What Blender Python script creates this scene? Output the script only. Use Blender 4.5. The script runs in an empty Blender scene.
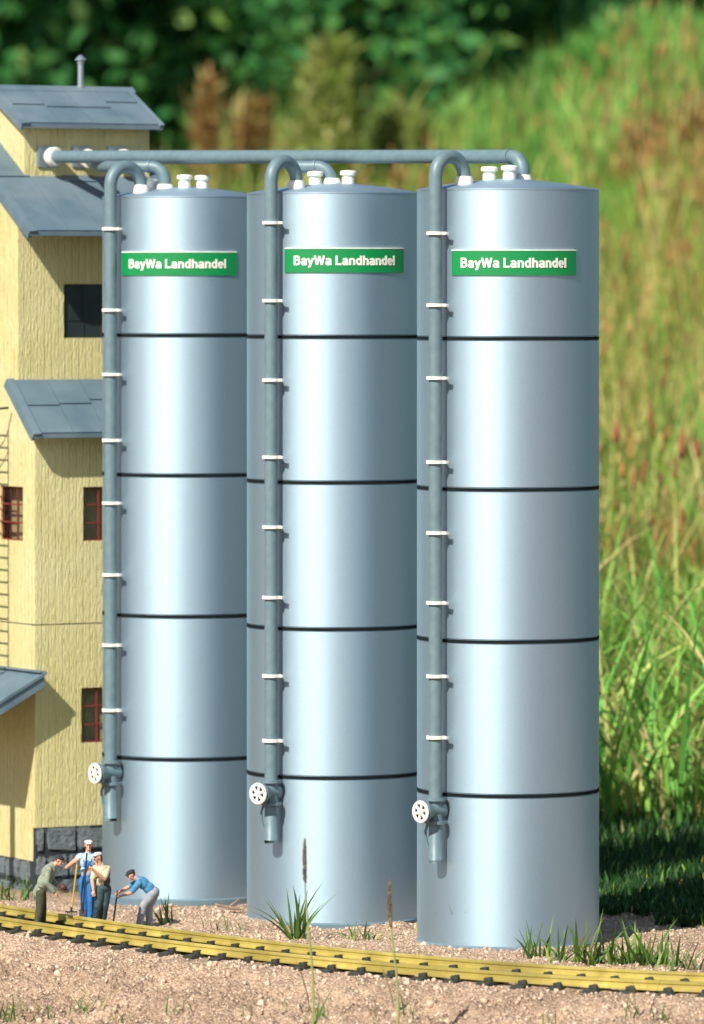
import bpy, bmesh, math, random
import numpy as np
from mathutils import Vector, Matrix, noise

random.seed(7)
RNG = np.random.default_rng(11)
R = math.radians
S = 0.001                      # everything below is in millimetres; one Blender unit is a metre
scene = bpy.context.scene
col = scene.collection

# ------------------------------------------------------------------ camera, world, sun, exposure
CAM_D, CAM_H = 6000.0, 640.0
cam_data = bpy.data.cameras.new('camera')
cam = bpy.data.objects.new('camera', cam_data)
col.objects.link(cam)
cam.location = (0, -CAM_D * S, CAM_H * S)
cam.rotation_euler = (R(90), 0, 0)
cam_data.sensor_fit = 'AUTO'
cam_data.sensor_width = 36
cam_data.lens = 36 * CAM_D / 1024
cam_data.shift_y = -(512 - 295) / 1024
cam_data.clip_start = 0.05
cam_data.clip_end = 500
cam_data.dof.use_dof = True
cam_data.dof.focus_distance = 5.9
cam_data.dof.aperture_fstop = cam_data.lens / 18.5
scene.camera = cam

SUN_EL, SUN_AZ = 41.0, -32.0      # azimuth measured from the viewer's direction, negative = from the left
w = bpy.data.worlds.new('World')
scene.world = w
w.use_nodes = True
nt = w.node_tree
nt.nodes.clear()
sky = nt.nodes.new('ShaderNodeTexSky')
sky.sky_type = 'NISHITA'
sky.sun_disc = False
sky.sun_elevation = R(SUN_EL)
sky.sun_rotation = R(180 - SUN_AZ)
sky.ozone_density = 1.5
bg = nt.nodes.new('ShaderNodeBackground')
bg.inputs['Strength'].default_value = 0.07
wo = nt.nodes.new('ShaderNodeOutputWorld')
nt.links.new(sky.outputs[0], bg.inputs[0])
nt.links.new(bg.outputs[0], wo.inputs[0])

sd = bpy.data.lights.new('sun', 'SUN')
sd.energy = 4.5
sd.angle = R(0.55)
sd.color = (1.0, 0.95, 0.86)
sun = bpy.data.objects.new('sun', sd)
col.objects.link(sun)
to_sun = Vector((math.sin(R(SUN_AZ)) * math.cos(R(SUN_EL)), -math.cos(R(SUN_AZ)) * math.cos(R(SUN_EL)), math.sin(R(SUN_EL))))
sun.rotation_euler = to_sun.to_track_quat('Z', 'Y').to_euler()
sun.location = (-2, -3, 5)

scene.view_settings.view_transform = 'Standard'
scene.view_settings.look = 'None'
scene.view_settings.gamma = 1
scene.view_settings.use_curve_mapping = False
scene.view_settings.exposure = 0.62


# ------------------------------------------------------------------ materials
def mat(name, color, rough=0.6, metallic=0.0, var=None, vscale=40, bump=0.0, bscale=300, stretch=(1, 1, 1),
        spec=0.5, attr=None, trans=0.0, var2=None, v2scale=8, detail=4, bdist=0.001):
    m = bpy.data.materials.new(name)
    m.use_nodes = True
    t = m.node_tree
    N, L = t.nodes, t.links
    p = N['Principled BSDF']
    p.inputs['Roughness'].default_value = rough
    p.inputs['Metallic'].default_value = metallic
    p.inputs['Specular IOR Level'].default_value = spec
    p.inputs['Base Color'].default_value = (*color, 1)
    tc = N.new('ShaderNodeTexCoord')
    mp = N.new('ShaderNodeMapping')
    mp.inputs['Scale'].default_value = stretch
    L.new(tc.outputs['Object'], mp.inputs[0])
    cur = None
    if attr:
        a = N.new('ShaderNodeAttribute')
        a.attribute_name = attr
        cur = a.outputs['Color']
    if var is not None:
        n = N.new('ShaderNodeTexNoise')
        n.inputs['Scale'].default_value = vscale
        n.inputs['Detail'].default_value = detail
        L.new(mp.outputs[0], n.inputs[0])
        rmp = N.new('ShaderNodeValToRGB')
        rmp.color_ramp.elements[0].position = 0.35
        rmp.color_ramp.elements[1].position = 0.65
        L.new(n.outputs[0], rmp.inputs[0])
        mx = N.new('ShaderNodeMix')
        mx.data_type = 'RGBA'
        mx.inputs[6].default_value = (*color, 1)
        mx.inputs[7].default_value = (*var, 1)
        L.new(rmp.outputs[0], mx.inputs[0])
        cur = mx.outputs[2]
        if var2 is not None:
            n2 = N.new('ShaderNodeTexNoise')
            n2.inputs['Scale'].default_value = v2scale
            n2.inputs['Detail'].default_value = 6
            L.new(tc.outputs['Object'], n2.inputs[0])
            r2 = N.new('ShaderNodeValToRGB')
            r2.color_ramp.elements[0].position = 0.45
            r2.color_ramp.elements[1].position = 0.7
            L.new(n2.outputs[0], r2.inputs[0])
            m2 = N.new('ShaderNodeMix')
            m2.data_type = 'RGBA'
            L.new(r2.outputs[0], m2.inputs[0])
            L.new(cur, m2.inputs[6])
            m2.inputs[7].default_value = (*var2, 1)
            cur = m2.outputs[2]
    if cur is not None:
        L.new(cur, p.inputs['Base Color'])
    if bump:
        b = N.new('ShaderNodeTexNoise')
        b.inputs['Scale'].default_value = bscale
        b.inputs['Detail'].default_value = 5
        L.new(mp.outputs[0], b.inputs[0])
        bn = N.new('ShaderNodeBump')
        bn.inputs['Strength'].default_value = bump
        bn.inputs['Distance'].default_value = bdist
        L.new(b.outputs[0], bn.inputs['Height'])
        L.new(bn.outputs[0], p.inputs['Normal'])
    if trans:
        tr = N.new('ShaderNodeBsdfTranslucent')
        if cur is not None:
            L.new(cur, tr.inputs[0])
        else:
            tr.inputs[0].default_value = (*color, 1)
        ms = N.new('ShaderNodeMixShader')
        ms.inputs[0].default_value = trans
        L.new(p.outputs[0], ms.inputs[1])
        L.new(tr.outputs[0], ms.inputs[2])
        L.new(ms.outputs[0], N['Material Output'].inputs[0])
    return m


M = {}
M['silo'] = mat('silver_paint', (0.385, 0.53, 0.625), 0.5, 0.88, var=(0.435, 0.57, 0.655), vscale=900, bump=0.35, bscale=1600, bdist=0.0004)
_p = M['silo'].node_tree.nodes['Principled BSDF']
_p.inputs['Anisotropic'].default_value = 0.42
_p.inputs['Anisotropic Rotation'].default_value = 0.25
_t = M['silo'].node_tree.nodes.new('ShaderNodeTangent')
_t.direction_type = 'RADIAL'
_t.axis = 'Z'
M['silo'].node_tree.links.new(_t.outputs[0], _p.inputs['Tangent'])
M['silo_foot'] = mat('blue_grey_foot', (0.10, 0.17, 0.21), 0.6, 0.1, var=(0.14, 0.20, 0.23), vscale=60)
M['band'] = mat('black_band', (0.006, 0.010, 0.012), 0.85, spec=0.15)
M['pipe'] = mat('blue_grey_pipe', (0.11, 0.175, 0.20), 0.48, 0.05, var=(0.135, 0.205, 0.225), vscale=120, bump=0.1, bscale=900)
M['white'] = mat('white_plastic', (0.78, 0.77, 0.70), 0.45, var=(0.70, 0.68, 0.60), vscale=200)
M['sign'] = mat('green_sign', (0.0, 0.22, 0.055), 0.4)
M['stucco'] = mat('yellow_planks', (0.63, 0.57, 0.27), 0.9, var=(0.57, 0.505, 0.22), vscale=60, stretch=(3, 3, 0.45),
                  bump=0.9, bscale=230, bdist=0.0028, var2=(0.67, 0.62, 0.34), v2scale=7)
def add_planks(m, period):
    t = m.node_tree
    N, L = t.nodes, t.links
    tc = N.new('ShaderNodeTexCoord')
    sx = N.new('ShaderNodeSeparateXYZ')
    L.new(tc.outputs['Object'], sx.inputs[0])
    su = N.new('ShaderNodeMath')
    su.operation = 'SUBTRACT'
    L.new(sx.outputs[0], su.inputs[0])
    L.new(sx.outputs[1], su.inputs[1])
    pp_ = N.new('ShaderNodeMath')
    pp_.operation = 'PINGPONG'
    L.new(su.outputs[0], pp_.inputs[0])
    pp_.inputs[1].default_value = period / 2
    mr = N.new('ShaderNodeMapRange')
    mr.inputs['From Max'].default_value = 0.0009
    L.new(pp_.outputs[0], mr.inputs['Value'])
    old = next(n for n in N if n.type == 'BUMP')
    bn = N.new('ShaderNodeBump')
    bn.inputs['Strength'].default_value = 0.55
    bn.inputs['Distance'].default_value = 0.001
    L.new(mr.outputs[0], bn.inputs['Height'])
    L.new(old.outputs[0], bn.inputs['Normal'])
    L.new(bn.outputs[0], N['Principled BSDF'].inputs['Normal'])


add_planks(M['stucco'], 0.0085)
M['roof'] = mat('grey_roof_sheet', (0.08, 0.13, 0.165), 0.6, 0.0, var=(0.11, 0.165, 0.20), vscale=30, bump=0.3, bscale=500, var2=(0.145, 0.195, 0.225), v2scale=14)
M['stone'] = mat('grey_stone', (0.10, 0.125, 0.135), 0.85, var=(0.15, 0.175, 0.185), vscale=60, bump=0.9, bscale=180, bdist=0.003)
M['mortar'] = mat('dark_mortar', (0.02, 0.026, 0.03), 0.95)
M['redframe'] = mat('red_frame', (0.20, 0.028, 0.025), 0.5)
M['dark'] = mat('dark_shutter', (0.012, 0.022, 0.022), 0.5, var=(0.018, 0.03, 0.03), vscale=50)
M['glass'] = mat('dark_pane', (0.02, 0.03, 0.028), 0.08, spec=0.6)
M['iron'] = mat('black_iron', (0.03, 0.035, 0.04), 0.5, 0.3)
M['galv'] = mat('galvanised', (0.36, 0.43, 0.47), 0.4, 0.7)
M['brass'] = mat('brass_rail', (0.60, 0.485, 0.13), 0.45, 0.3, var=(0.42, 0.32, 0.06), vscale=45, var2=(0.30, 0.24, 0.06), v2scale=9, bump=0.3, bscale=500)
M['sleeper'] = mat('dark_sleeper', (0.022, 0.026, 0.022), 0.7, var=(0.04, 0.045, 0.035), vscale=150, bump=0.5, bscale=400)
M['plaster'] = mat('blade', (0.1, 0.2, 0.03), 0.6, attr='tint', trans=0.3, spec=0.3)
M['leaf'] = mat('leaf', (0.04, 0.09, 0.02), 0.6, attr='tint', trans=0.3, spec=0.25)
M['bark'] = mat('bark', (0.09, 0.065, 0.045), 0.9, var=(0.05, 0.04, 0.03), vscale=20, bump=0.6, bscale=60, bdist=0.01)
M['crumb'] = mat('soil_crumb', (0.50, 0.36, 0.25), 0.95, var=(0.63, 0.475, 0.35), vscale=120, bump=0.6, bscale=900)
M['twig'] = mat('dry_twig', (0.30, 0.20, 0.12), 0.9, var=(0.16, 0.10, 0.06), vscale=200)
M['skin'] = mat('skin', (0.62, 0.33, 0.20), 0.55, var=(0.56, 0.28, 0.17), vscale=200)
M['bluecloth'] = mat('blue_dungarees', (0.02, 0.17, 0.46), 0.7, var=(0.015, 0.11, 0.33), vscale=250, bump=0.8, bscale=260)
M['paleblue'] = mat('pale_blue_shirt', (0.42, 0.55, 0.66), 0.7, var=(0.32, 0.45, 0.58), vscale=250, bump=0.8, bscale=260)
M['midblue'] = mat('mid_blue_shirt', (0.035, 0.16, 0.31), 0.7, var=(0.07, 0.25, 0.42), vscale=250, bump=0.8, bscale=260)
M['jacket'] = mat('grey_green_jacket', (0.27, 0.30, 0.22), 0.8, var=(0.18, 0.21, 0.15), vscale=250, bump=0.8, bscale=260)
M['olive'] = mat('dark_olive_trousers', (0.035, 0.04, 0.02), 0.8, var=(0.06, 0.06, 0.03), vscale=250, bump=0.8, bscale=260)
M['teal'] = mat('dark_green_trousers', (0.012, 0.032, 0.036), 0.7, var=(0.03, 0.06, 0.065), vscale=250, bump=0.8, bscale=260)
M['vest'] = mat('brown_vest', (0.065, 0.035, 0.035), 0.75, var=(0.09, 0.05, 0.045), vscale=250, bump=0.8, bscale=260)
M['cream'] = mat('cream_shirt', (0.55, 0.50, 0.33), 0.75, var=(0.42, 0.38, 0.24), vscale=250, bump=0.8, bscale=260)
M['greycloth'] = mat('pale_grey_trousers', (0.30, 0.32, 0.34), 0.75, var=(0.20, 0.22, 0.25), vscale=250, bump=0.8, bscale=260)
M['capwhite'] = mat('off_white_cap', (0.62, 0.62, 0.55), 0.7)
M['capgrey'] = mat('pale_grey_cap', (0.50, 0.50, 0.46), 0.7)
M['capdark'] = mat('dark_cap', (0.018, 0.022, 0.032), 0.7)
M['leather'] = mat('brown_leather', (0.09, 0.03, 0.022), 0.6)
M['shoe'] = mat('dark_boot', (0.02, 0.018, 0.015), 0.5)
M['eye'] = mat('dark_eye', (0.02, 0.015, 0.012), 0.3)
M['wood'] = mat('yellow_wood', (0.50, 0.36, 0.08), 0.6, var=(0.4, 0.28, 0.06), vscale=100)


def see_through(m, amount):
    t = m.node_tree
    p = t.nodes['Principled BSDF']
    tr = t.nodes.new('ShaderNodeBsdfTransparent')
    ms = t.nodes.new('ShaderNodeMixShader')
    ms.inputs[0].default_value = amount
    t.links.new(p.outputs[0], ms.inputs[1])
    t.links.new(tr.outputs[0], ms.inputs[2])
    t.links.new(ms.outputs[0], t.nodes['Material Output'].inputs[0])


see_through(M['glass'], 0.8)


def ground_material():
    m = bpy.data.materials.new('pink_tan_soil')
    m.use_nodes = True
    t = m.node_tree
    N, L = t.nodes, t.links
    p = N['Principled BSDF']
    p.inputs['Roughness'].default_value = 0.95
    p.inputs['Specular IOR Level'].default_value = 0.15
    tc = N.new('ShaderNodeTexCoord')

    def nz(scale, det=5, rough=0.6):
        n = N.new('ShaderNodeTexNoise')
        n.inputs['Scale'].default_value = scale
        n.inputs['Detail'].default_value = det
        n.inputs['Roughness'].default_value = rough
        L.new(tc.outputs['Object'], n.inputs[0])
        return n

    def ramp(src, stops):
        r = N.new('ShaderNodeValToRGB')
        e = r.color_ramp.elements
        while len(e) < len(stops):
            e.new(0.5)
        for i, (pos, c) in enumerate(stops):
            e[i].position = pos
            e[i].color = (*c, 1)
        L.new(src, r.inputs[0])
        return r
    fine = nz(420, 6, 0.7)
    soil = ramp(fine.outputs[0], [(0.33, (0.27, 0.17, 0.11)), (0.45, (0.52, 0.37, 0.26)), (0.57, (0.68, 0.51, 0.375)), (0.72, (0.78, 0.63, 0.50))])
    big = nz(14, 5)
    tone = ramp(big.outputs[0], [(0.32, (0.66, 0.62, 0.58)), (0.62, (1.06, 1.02, 0.98))])
    mul = N.new('ShaderNodeMix')
    mul.data_type = 'RGBA'
    mul.blend_type = 'MULTIPLY'
    mul.inputs[0].default_value = 1
    L.new(soil.outputs[0], mul.inputs[6])
    L.new(tone.outputs[0], mul.inputs[7])
    gn = nz(9, 6)
    grass = ramp(gn.outputs[0], [(0.35, (0.05, 0.075, 0.02)), (0.65, (0.13, 0.15, 0.045))])
    sx = N.new('ShaderNodeSeparateXYZ')
    L.new(tc.outputs['Object'], sx.inputs[0])
    wob = N.new('ShaderNodeMath')
    wob.operation = 'MULTIPLY_ADD'
    L.new(big.outputs[0], wob.inputs[0])
    wob.inputs[1].default_value = 0.35
    L.new(sx.outputs['Y'], wob.inputs[2])
    mr = N.new('ShaderNodeMapRange')
    mr.inputs['From Min'].default_value = 0.52
    mr.inputs['From Max'].default_value = 0.64
    wob2 = N.new('ShaderNodeMath')
    wob2.operation = 'MULTIPLY_ADD'
    L.new(sx.outputs['X'], wob2.inputs[0])
    wob2.inputs[1].default_value = 0.5
    L.new(wob.outputs[0], wob2.inputs[2])
    L.new(wob2.outputs[0], mr.inputs['Value'])
    mx = N.new('ShaderNodeMix')
    mx.data_type = 'RGBA'
    L.new(mr.outputs[0], mx.inputs[0])
    L.new(mul.outputs[2], mx.inputs[6])
    L.new(grass.outputs[0], mx.inputs[7])
    L.new(mx.outputs[2], p.inputs['Base Color'])
    vor = N.new('ShaderNodeTexVoronoi')
    vor.inputs['Scale'].default_value = 260
    L.new(tc.outputs['Object'], vor.inputs[0])
    add = N.new('ShaderNodeMath')
    add.operation = 'MULTIPLY_ADD'
    L.new(vor.outputs['Distance'], add.inputs[0])
    add.inputs[1].default_value = -0.9
    L.new(fine.outputs[0], add.inputs[2])
    bn = N.new('ShaderNodeBump')
    bn.inputs['Strength'].default_value = 0.9
    bn.inputs['Distance'].default_value = 0.005
    L.new(add.outputs[0], bn.inputs['Height'])
    L.new(bn.outputs[0], p.inputs['Normal'])
    return m


# ------------------------------------------------------------------ builders
class MB:
    def __init__(self):
        self.v, self.f = [], []

    def add(self, vs, fs):
        o = len(self.v)
        self.v += [tuple(p) for p in vs]
        self.f += [tuple(i + o for i in f) for f in fs]
        return self

    def box(self, x0, x1, y0, y1, z0, z1, bev=0.0):
        if bev <= 0:
            vs = [(x, y, z) for x in (x0, x1) for y in (y0, y1) for z in (z0, z1)]
            fs = [(0, 1, 3, 2), (4, 6, 7, 5), (0, 4, 5, 1), (2, 3, 7, 6), (0, 2, 6, 4), (1, 5, 7, 3)]
            return self.add(vs, fs)
        bm = bmesh.new()
        bmesh.ops.create_cube(bm, size=1)
        for q in bm.verts:
            q.co = Vector(((x0 + x1) / 2 + q.co.x * (x1 - x0), (y0 + y1) / 2 + q.co.y * (y1 - y0), (z0 + z1) / 2 + q.co.z * (z1 - z0)))
        bmesh.ops.bevel(bm, geom=bm.edges[:], offset=bev, segments=2, affect='EDGES')
        return self.bm(bm)

    def bm(self, bm):
        bm.verts.index_update()
        self.add([q.co[:] for q in bm.verts], [[q.index for q in f.verts] for f in bm.faces])
        bm.free()
        return self

    def prism(self, pts, d):
        """closed polygon pts (3-D) extruded by vector d"""
        n = len(pts)
        d = Vector(d)
        vs = [Vector(p) for p in pts] + [Vector(p) + d for p in pts]
        fs = [tuple(range(n)), tuple(range(2 * n - 1, n - 1, -1))] + [(i, i + n, (i + 1) % n + n, (i + 1) % n) for i in range(n)]
        return self.add(vs, fs)

    def tube(self, path, r, seg=20, caps=True):
        P = [Vector(p) for p in path]
        rs = r if isinstance(r, (list, tuple)) else [r] * len(P)
        t = (P[1] - P[0]).normalized()
        ref = Vector((0, 0, 1)) if abs(t.z) < 0.9 else Vector((1, 0, 0))
        nrm = t.cross(ref).normalized()
        rings = []
        for i, p in enumerate(P):
            if i == 0:
                tt = (P[1] - P[0]).normalized()
            elif i == len(P) - 1:
                tt = (P[-1] - P[-2]).normalized()
            else:
                tt = ((P[i + 1] - P[i]).normalized() + (P[i] - P[i - 1]).normalized()).normalized()
            nrm = (nrm - tt * nrm.dot(tt)).normalized()
            bi = tt.cross(nrm)
            rings.append([p + (nrm * math.cos(2 * math.pi * k / seg) + bi * math.sin(2 * math.pi * k / seg)) * rs[i] for k in range(seg)])
        vs = [q for ring in rings for q in ring]
        fs = [(i * seg + k, i * seg + (k + 1) % seg, (i + 1) * seg + (k + 1) % seg, (i + 1) * seg + k)
              for i in range(len(P) - 1) for k in range(seg)]
        if caps:
            fs += [tuple(range(seg - 1, -1, -1)), tuple((len(P) - 1) * seg + k for k in range(seg))]
        return self.add(vs, fs)

    def lathe(self, prof, origin=(0, 0, 0), axis=(0, 0, 1), seg=32, closed=False):
        a = Vector(axis).normalized()
        q = Vector((0, 0, 1)).rotation_difference(a)
        o = Vector(origin)
        vs = []
        for r, h in prof:
            for k in range(seg):
                th = 2 * math.pi * k / seg
                vs.append(o + q @ Vector((r * math.cos(th), r * math.sin(th), h)))
        n = len(prof)
        fs = []
        for i in range(n if closed else n - 1):
            j = (i + 1) % n
            for k in range(seg):
                fs.append((i * seg + k, i * seg + (k + 1) % seg, j * seg + (k + 1) % seg, j * seg + k))
        if not closed:
            if prof[0][0] > 0:
                fs.append(tuple(range(seg - 1, -1, -1)))
            if prof[-1][0] > 0:
                fs.append(tuple((n - 1) * seg + k for k in range(seg)))
        return self.add(vs, fs)

    def build(self, name, m, parent=None, smooth=False, angle=40):
        me = bpy.data.meshes.new(name)
        me.from_pydata([(x * S, y * S, z * S) for x, y, z in self.v], [], self.f)
        me.materials.append(m)
        me.update()
        bm = bmesh.new()
        bm.from_mesh(me)
        bmesh.ops.remove_doubles(bm, verts=bm.verts, dist=1e-7)
        bmesh.ops.recalc_face_normals(bm, faces=bm.faces)
        bm.to_mesh(me)
        bm.free()
        if smooth:
            me.shade_smooth()
            me.set_sharp_from_angle(angle=R(angle))
        o = bpy.data.objects.new(name, me)
        col.objects.link(o)
        if parent:
            o.parent = parent
        return o


def tag(o, label=None, cat=None, group=None, kind=None):
    for k, v in (('label', label), ('category', cat), ('group', group), ('kind', kind)):
        if v:
            o[k] = v
    return o


def empty(name, loc=(0, 0, 0), rz=0.0):
    o = bpy.data.objects.new(name, None)
    o.empty_display_size = 0.02
    o.location = (loc[0] * S, loc[1] * S, loc[2] * S)
    o.rotation_euler = (0, 0, rz)
    col.objects.link(o)
    return o


def copy_tree(o, parent=None):
    c = o.copy()
    col.objects.link(c)
    c.parent = parent
    for ch in list(o.children):
        copy_tree(ch, c)
    return c


def fillet(pts, rad, seg=10):
    P = [Vector(p) for p in pts]
    out = [P[0]]
    for i in range(1, len(P) - 1):
        a = (P[i - 1] - P[i]).normalized()
        b = (P[i + 1] - P[i]).normalized()
        ang = a.angle(b)
        d = rad / math.tan(ang / 2)
        s, e = P[i] + a * d, P[i] + b * d
        c = P[i] + (a + b).normalized() * (rad / math.sin(ang / 2))
        va, vb = s - c, e - c
        for k in range(seg + 1):
            out.append(c + va.slerp(vb, k / seg) if False else c + (va.normalized().slerp(vb.normalized(), k / seg)) * rad)
    out.append(P[-1])
    return out


# ------------------------------------------------------------------ ground
TA, TB, TC = -371.0, -0.829, 0.000783      # near rail of the track in plan


def track_y(x):
    return TA + TB * x + TC * x * x


def sstep(a, b, x):
    t = np.clip((x - a) / (b - a), 0, 1)
    return t * t * (3 - 2 * t)


def ground_base(X, Y):
    """height of the ground in mm (numpy arrays)"""
    X = np.asarray(X, float)
    Y = np.asarray(Y, float)
    slope = TB + 2 * TC * np.clip(X, -520, 520)
    ty = TA + TB * np.clip(X, -520, 520) + TC * np.clip(X, -520, 520) ** 2
    s = (Y - ty) / np.sqrt(1 + slope * slope)      # signed distance behind the near rail
    z = np.where(s < 60, 4.6, 4.6 * (1 - sstep(60, 180, s)) + 0.0)
    front = np.clip(-s - 26, 0, 900)
    z = z - (0.22 * front) * np.clip(front / 40, 0, 1)
    z = np.maximum(z, -130)
    for cx, cy in ((-178, 466), (-18, 224), (156, 0)):
        rr = np.hypot(X - cx, Y - cy) - 91
        th = np.arctan2(Y - cy, X - cx)
        z = z + np.where((rr > -6) & (rr < 60), (1.2 + 1.6 * np.sin(5 * th + cx) + 1.0 * np.sin(13 * th)) * np.exp(-np.clip(rr, 0, 100) / 9.0), 0)
    z = z - 6.0 * sstep(95, 190, s) * (1 - sstep(900, 1600, Y)) - 4.0 * np.exp(-((X + 178) ** 2 + (Y - 420) ** 2) / 120.0 ** 2)
    z = z - 8 * sstep(330, 520, Y) * (1 - sstep(-260, -150, X)) * (1 - sstep(1200, 2500, Y))
    hill = 900 * np.clip((Y - 1500) / 12500, 0, 1.05) ** 1.5 + 0.01 * np.clip(Y - 14600, 0, 1e6)
    z = z + hill * (0.93 + 0.12 * np.clip(X / 700, -1.0, 1.4)) + 250 * sstep(420, 1250, X) * sstep(8500, 15500, Y)
    return z


def ground_z(x, y):
    return float(ground_base(np.array([x]), np.array([y]))[0])


def axis_pts(fine0, fine1, step, lo, hi, g=1.18):
    a = list(np.arange(fine0, fine1 + step / 2, step))
    s = step
    up = [a[-1]]
    while up[-1] < hi:
        s *= g
        up.append(up[-1] + s)
    s = step
    dn = [a[0]]
    while dn[-1] > lo:
        s *= g
        dn.append(dn[-1] - s)
    return np.array(dn[::-1][:-1] + a + up[1:])


gx = axis_pts(-520, 480, 3.0, -150000, 150000)
gy = axis_pts(-800, 380, 3.0, -150000, 200000, 1.12)
GX, GY = np.meshgrid(gx, gy)
GZ = ground_base(GX, GY)
nz_ = np.zeros_like(GZ)
Xf, Yf = GX.ravel(), GY.ravel()
sel = np.where((np.abs(Xf) < 900) & (Yf > -1000) & (Yf < 900))[0]
nf = nz_.ravel()
for i in sel:
    x, y = Xf[i], Yf[i]
    big = noise.noise(Vector((x / 70, y / 70, 1.3))) * 5.0
    mid = noise.noise(Vector((x / 20, y / 20, 5.1))) * 3.2
    lum = abs(noise.noise(Vector((x / 9, y / 9, 9.7)))) * 4.2
    fin = noise.noise(Vector((x / 4, y / 4, 2.7))) * 1.7
    nf[i] = big + mid + lum + fin - 1.0
slope_ = TB + 2 * TC * np.clip(Xf, -520, 520)
s_ = (Yf - (TA + TB * np.clip(Xf, -520, 520) + TC * np.clip(Xf, -520, 520) ** 2)) / np.sqrt(1 + slope_ ** 2)
damp = np.where((s_ > -30) & (s_ < 75), 0.45, 1.0)
nf *= damp
nf *= 1 + 1.5 * sstep(30, 120, -s_)
GZ = GZ + nf.reshape(GZ.shape)
ny, nx = GZ.shape
me = bpy.data.meshes.new('ground')
me.vertices.add(nx * ny)
co = np.stack([GX.ravel() * S, GY.ravel() * S, GZ.ravel() * S], 1).astype(np.float32)
me.vertices.foreach_set('co', co.ravel())
idx = np.arange(nx * ny).reshape(ny, nx)
q = np.stack([idx[:-1, :-1], idx[:-1, 1:], idx[1:, 1:], idx[1:, :-1]], -1).reshape(-1, 4)
me.loops.add(q.size)
me.polygons.add(len(q))
me.loops.foreach_set('vertex_index', q.ravel().astype(np.int32))
me.polygons.foreach_set('loop_start', (np.arange(len(q)) * 4).astype(np.int32))
me.update(calc_edges=True)
me.shade_smooth()
me.materials.append(ground_material())
g = bpy.data.objects.new('ground', me)
col.objects.link(g)
tag(g, kind='structure')


def gz(x, y):
    """height of the finished ground"""
    i = int(np.clip(np.searchsorted(gx, x) - 1, 0, nx - 2))
    j = int(np.clip(np.searchsorted(gy, y) - 1, 0, ny - 2))
    fx = (x - gx[i]) / (gx[i + 1] - gx[i])
    fy = (y - gy[j]) / (gy[j + 1] - gy[j])
    return float((GZ[j, i] * (1 - fx) + GZ[j, i + 1] * fx) * (1 - fy) + (GZ[j + 1, i] * (1 - fx) + GZ[j + 1, i + 1] * fx) * fy)


# ------------------------------------------------------------------ silos
# strokes of the sign's bold grotesque lettering; one unit is a tenth of the capital height


def arc_(cx, cy, rx, ry, a0, a1, n=12):
    return [(cx + rx * math.cos(R(a0 + (a1 - a0) * k / n)), cy + ry * math.sin(R(a0 + (a1 - a0) * k / n))) for k in range(n + 1)]


LET = {
    'B': (7.6, [[(1.4, 0), (1.4, 10)], [(1.4, 9.1), (3.6, 9.1)] + arc_(3.8, 7.3, 1.9, 1.8, 90, -90) + [(1.4, 5.5)], [(1.4, 5.3), (3.8, 5.3)] + arc_(4.0, 3.1, 2.2, 2.2, 90, -90) + [(1.4, 0.9)]]),
    'a': (6.3, [arc_(3.0, 5.0, 1.8, 1.55, 170, 20) + [(4.75, 4.8), (4.75, 1.6), (5.2, 0.0)], [(4.75, 4.2), (2.9, 3.7)] + arc_(2.6, 2.2, 1.6, 1.45, 100, 270) + [(3.4, 0.9), (4.75, 2.2)]]),
    'y': (6.2, [[(0.8, 7.3), (3.1, 0.6)], [(5.4, 7.3), (3.1, 0.4), (2.5, -1.4), (0.9, -1.8)]]),
    'W': (10.6, [[(0.9, 10), (3.0, 0.2)], [(3.0, 0.2), (5.2, 9.6)], [(5.2, 9.6), (7.4, 0.2)], [(7.4, 0.2), (9.5, 10)]]),
    ' ': (2.8, []),
    'L': (6.3, [[(1.4, 10), (1.4, 0)], [(1.4, 0.95), (5.9, 0.95)]]),
    'n': (6.5, [[(1.3, 7.3), (1.3, 0)], [(1.3, 4.2)] + arc_(3.2, 4.7, 1.85, 1.8, 165, 0) + [(5.05, 0)]]),
    'h': (6.5, [[(1.3, 10), (1.3, 0)], [(1.3, 4.2)] + arc_(3.2, 4.7, 1.85, 1.8, 165, 0) + [(5.05, 0)]]),
    'd': (6.6, [[(5.1, 10), (5.1, 0)], arc_(3.15, 3.65, 1.95, 2.85, 0, 360, 18)]),
    'e': (6.3, [[(1.2, 3.9), (5.2, 3.9)] + arc_(3.15, 4.1, 2.0, 2.45, 0, 180) + arc_(3.15, 3.3, 2.0, 2.45, 180, 325)]),
    'l': (2.8, [[(1.4, 10), (1.4, 0)]]),
}


def lettering(word):
    """flat ribbons (x, y, layer) and their faces"""
    V, F, x, lay = [], [], 0.0, 0
    hw = 0.95
    for ch_ in word:
        adv, strokes = LET[ch_]
        for st in strokes:
            lay += 1
            P = [Vector((a + x, b)) for a, b in st]
            Q = [P[0]]
            for p in P[1:]:
                n_ = max(1, int((p - Q[-1]).length / 3))
                q0 = Q[-1].copy()
                Q += [q0.lerp(p, (k + 1) / n_) for k in range(n_)]
            Q = [q_ for k, q_ in enumerate(Q) if k == 0 or (q_ - Q[k - 1]).length > 1e-4]
            o = len(V)
            for k, p in enumerate(Q):
                a = (p - Q[k - 1]).normalized() if k else (Q[1] - p).normalized()
                b = (Q[k + 1] - p).normalized() if k < len(Q) - 1 else a
                m_ = Vector((-(a + b).y, (a + b).x)).normalized()
                sc = hw / max(0.5, m_.dot(Vector((-a.y, a.x))))
                V += [(*(p + m_ * sc), lay % 5), (*(p - m_ * sc), lay % 5)]
            F += [(o + 2 * k, o + 2 * k + 1, o + 2 * k + 3, o + 2 * k + 2) for k in range(len(Q) - 1)]
        x += adv
    return V, F


RAD, RIM = 91.0, 745.0
BANDS = (597, 448, 298, 146)
PR = 6.8
PIPE_R = 103.0


def bent(x, z, r, c):
    a = c + x / r
    return (r * math.sin(a), -r * math.cos(a), z)


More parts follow.
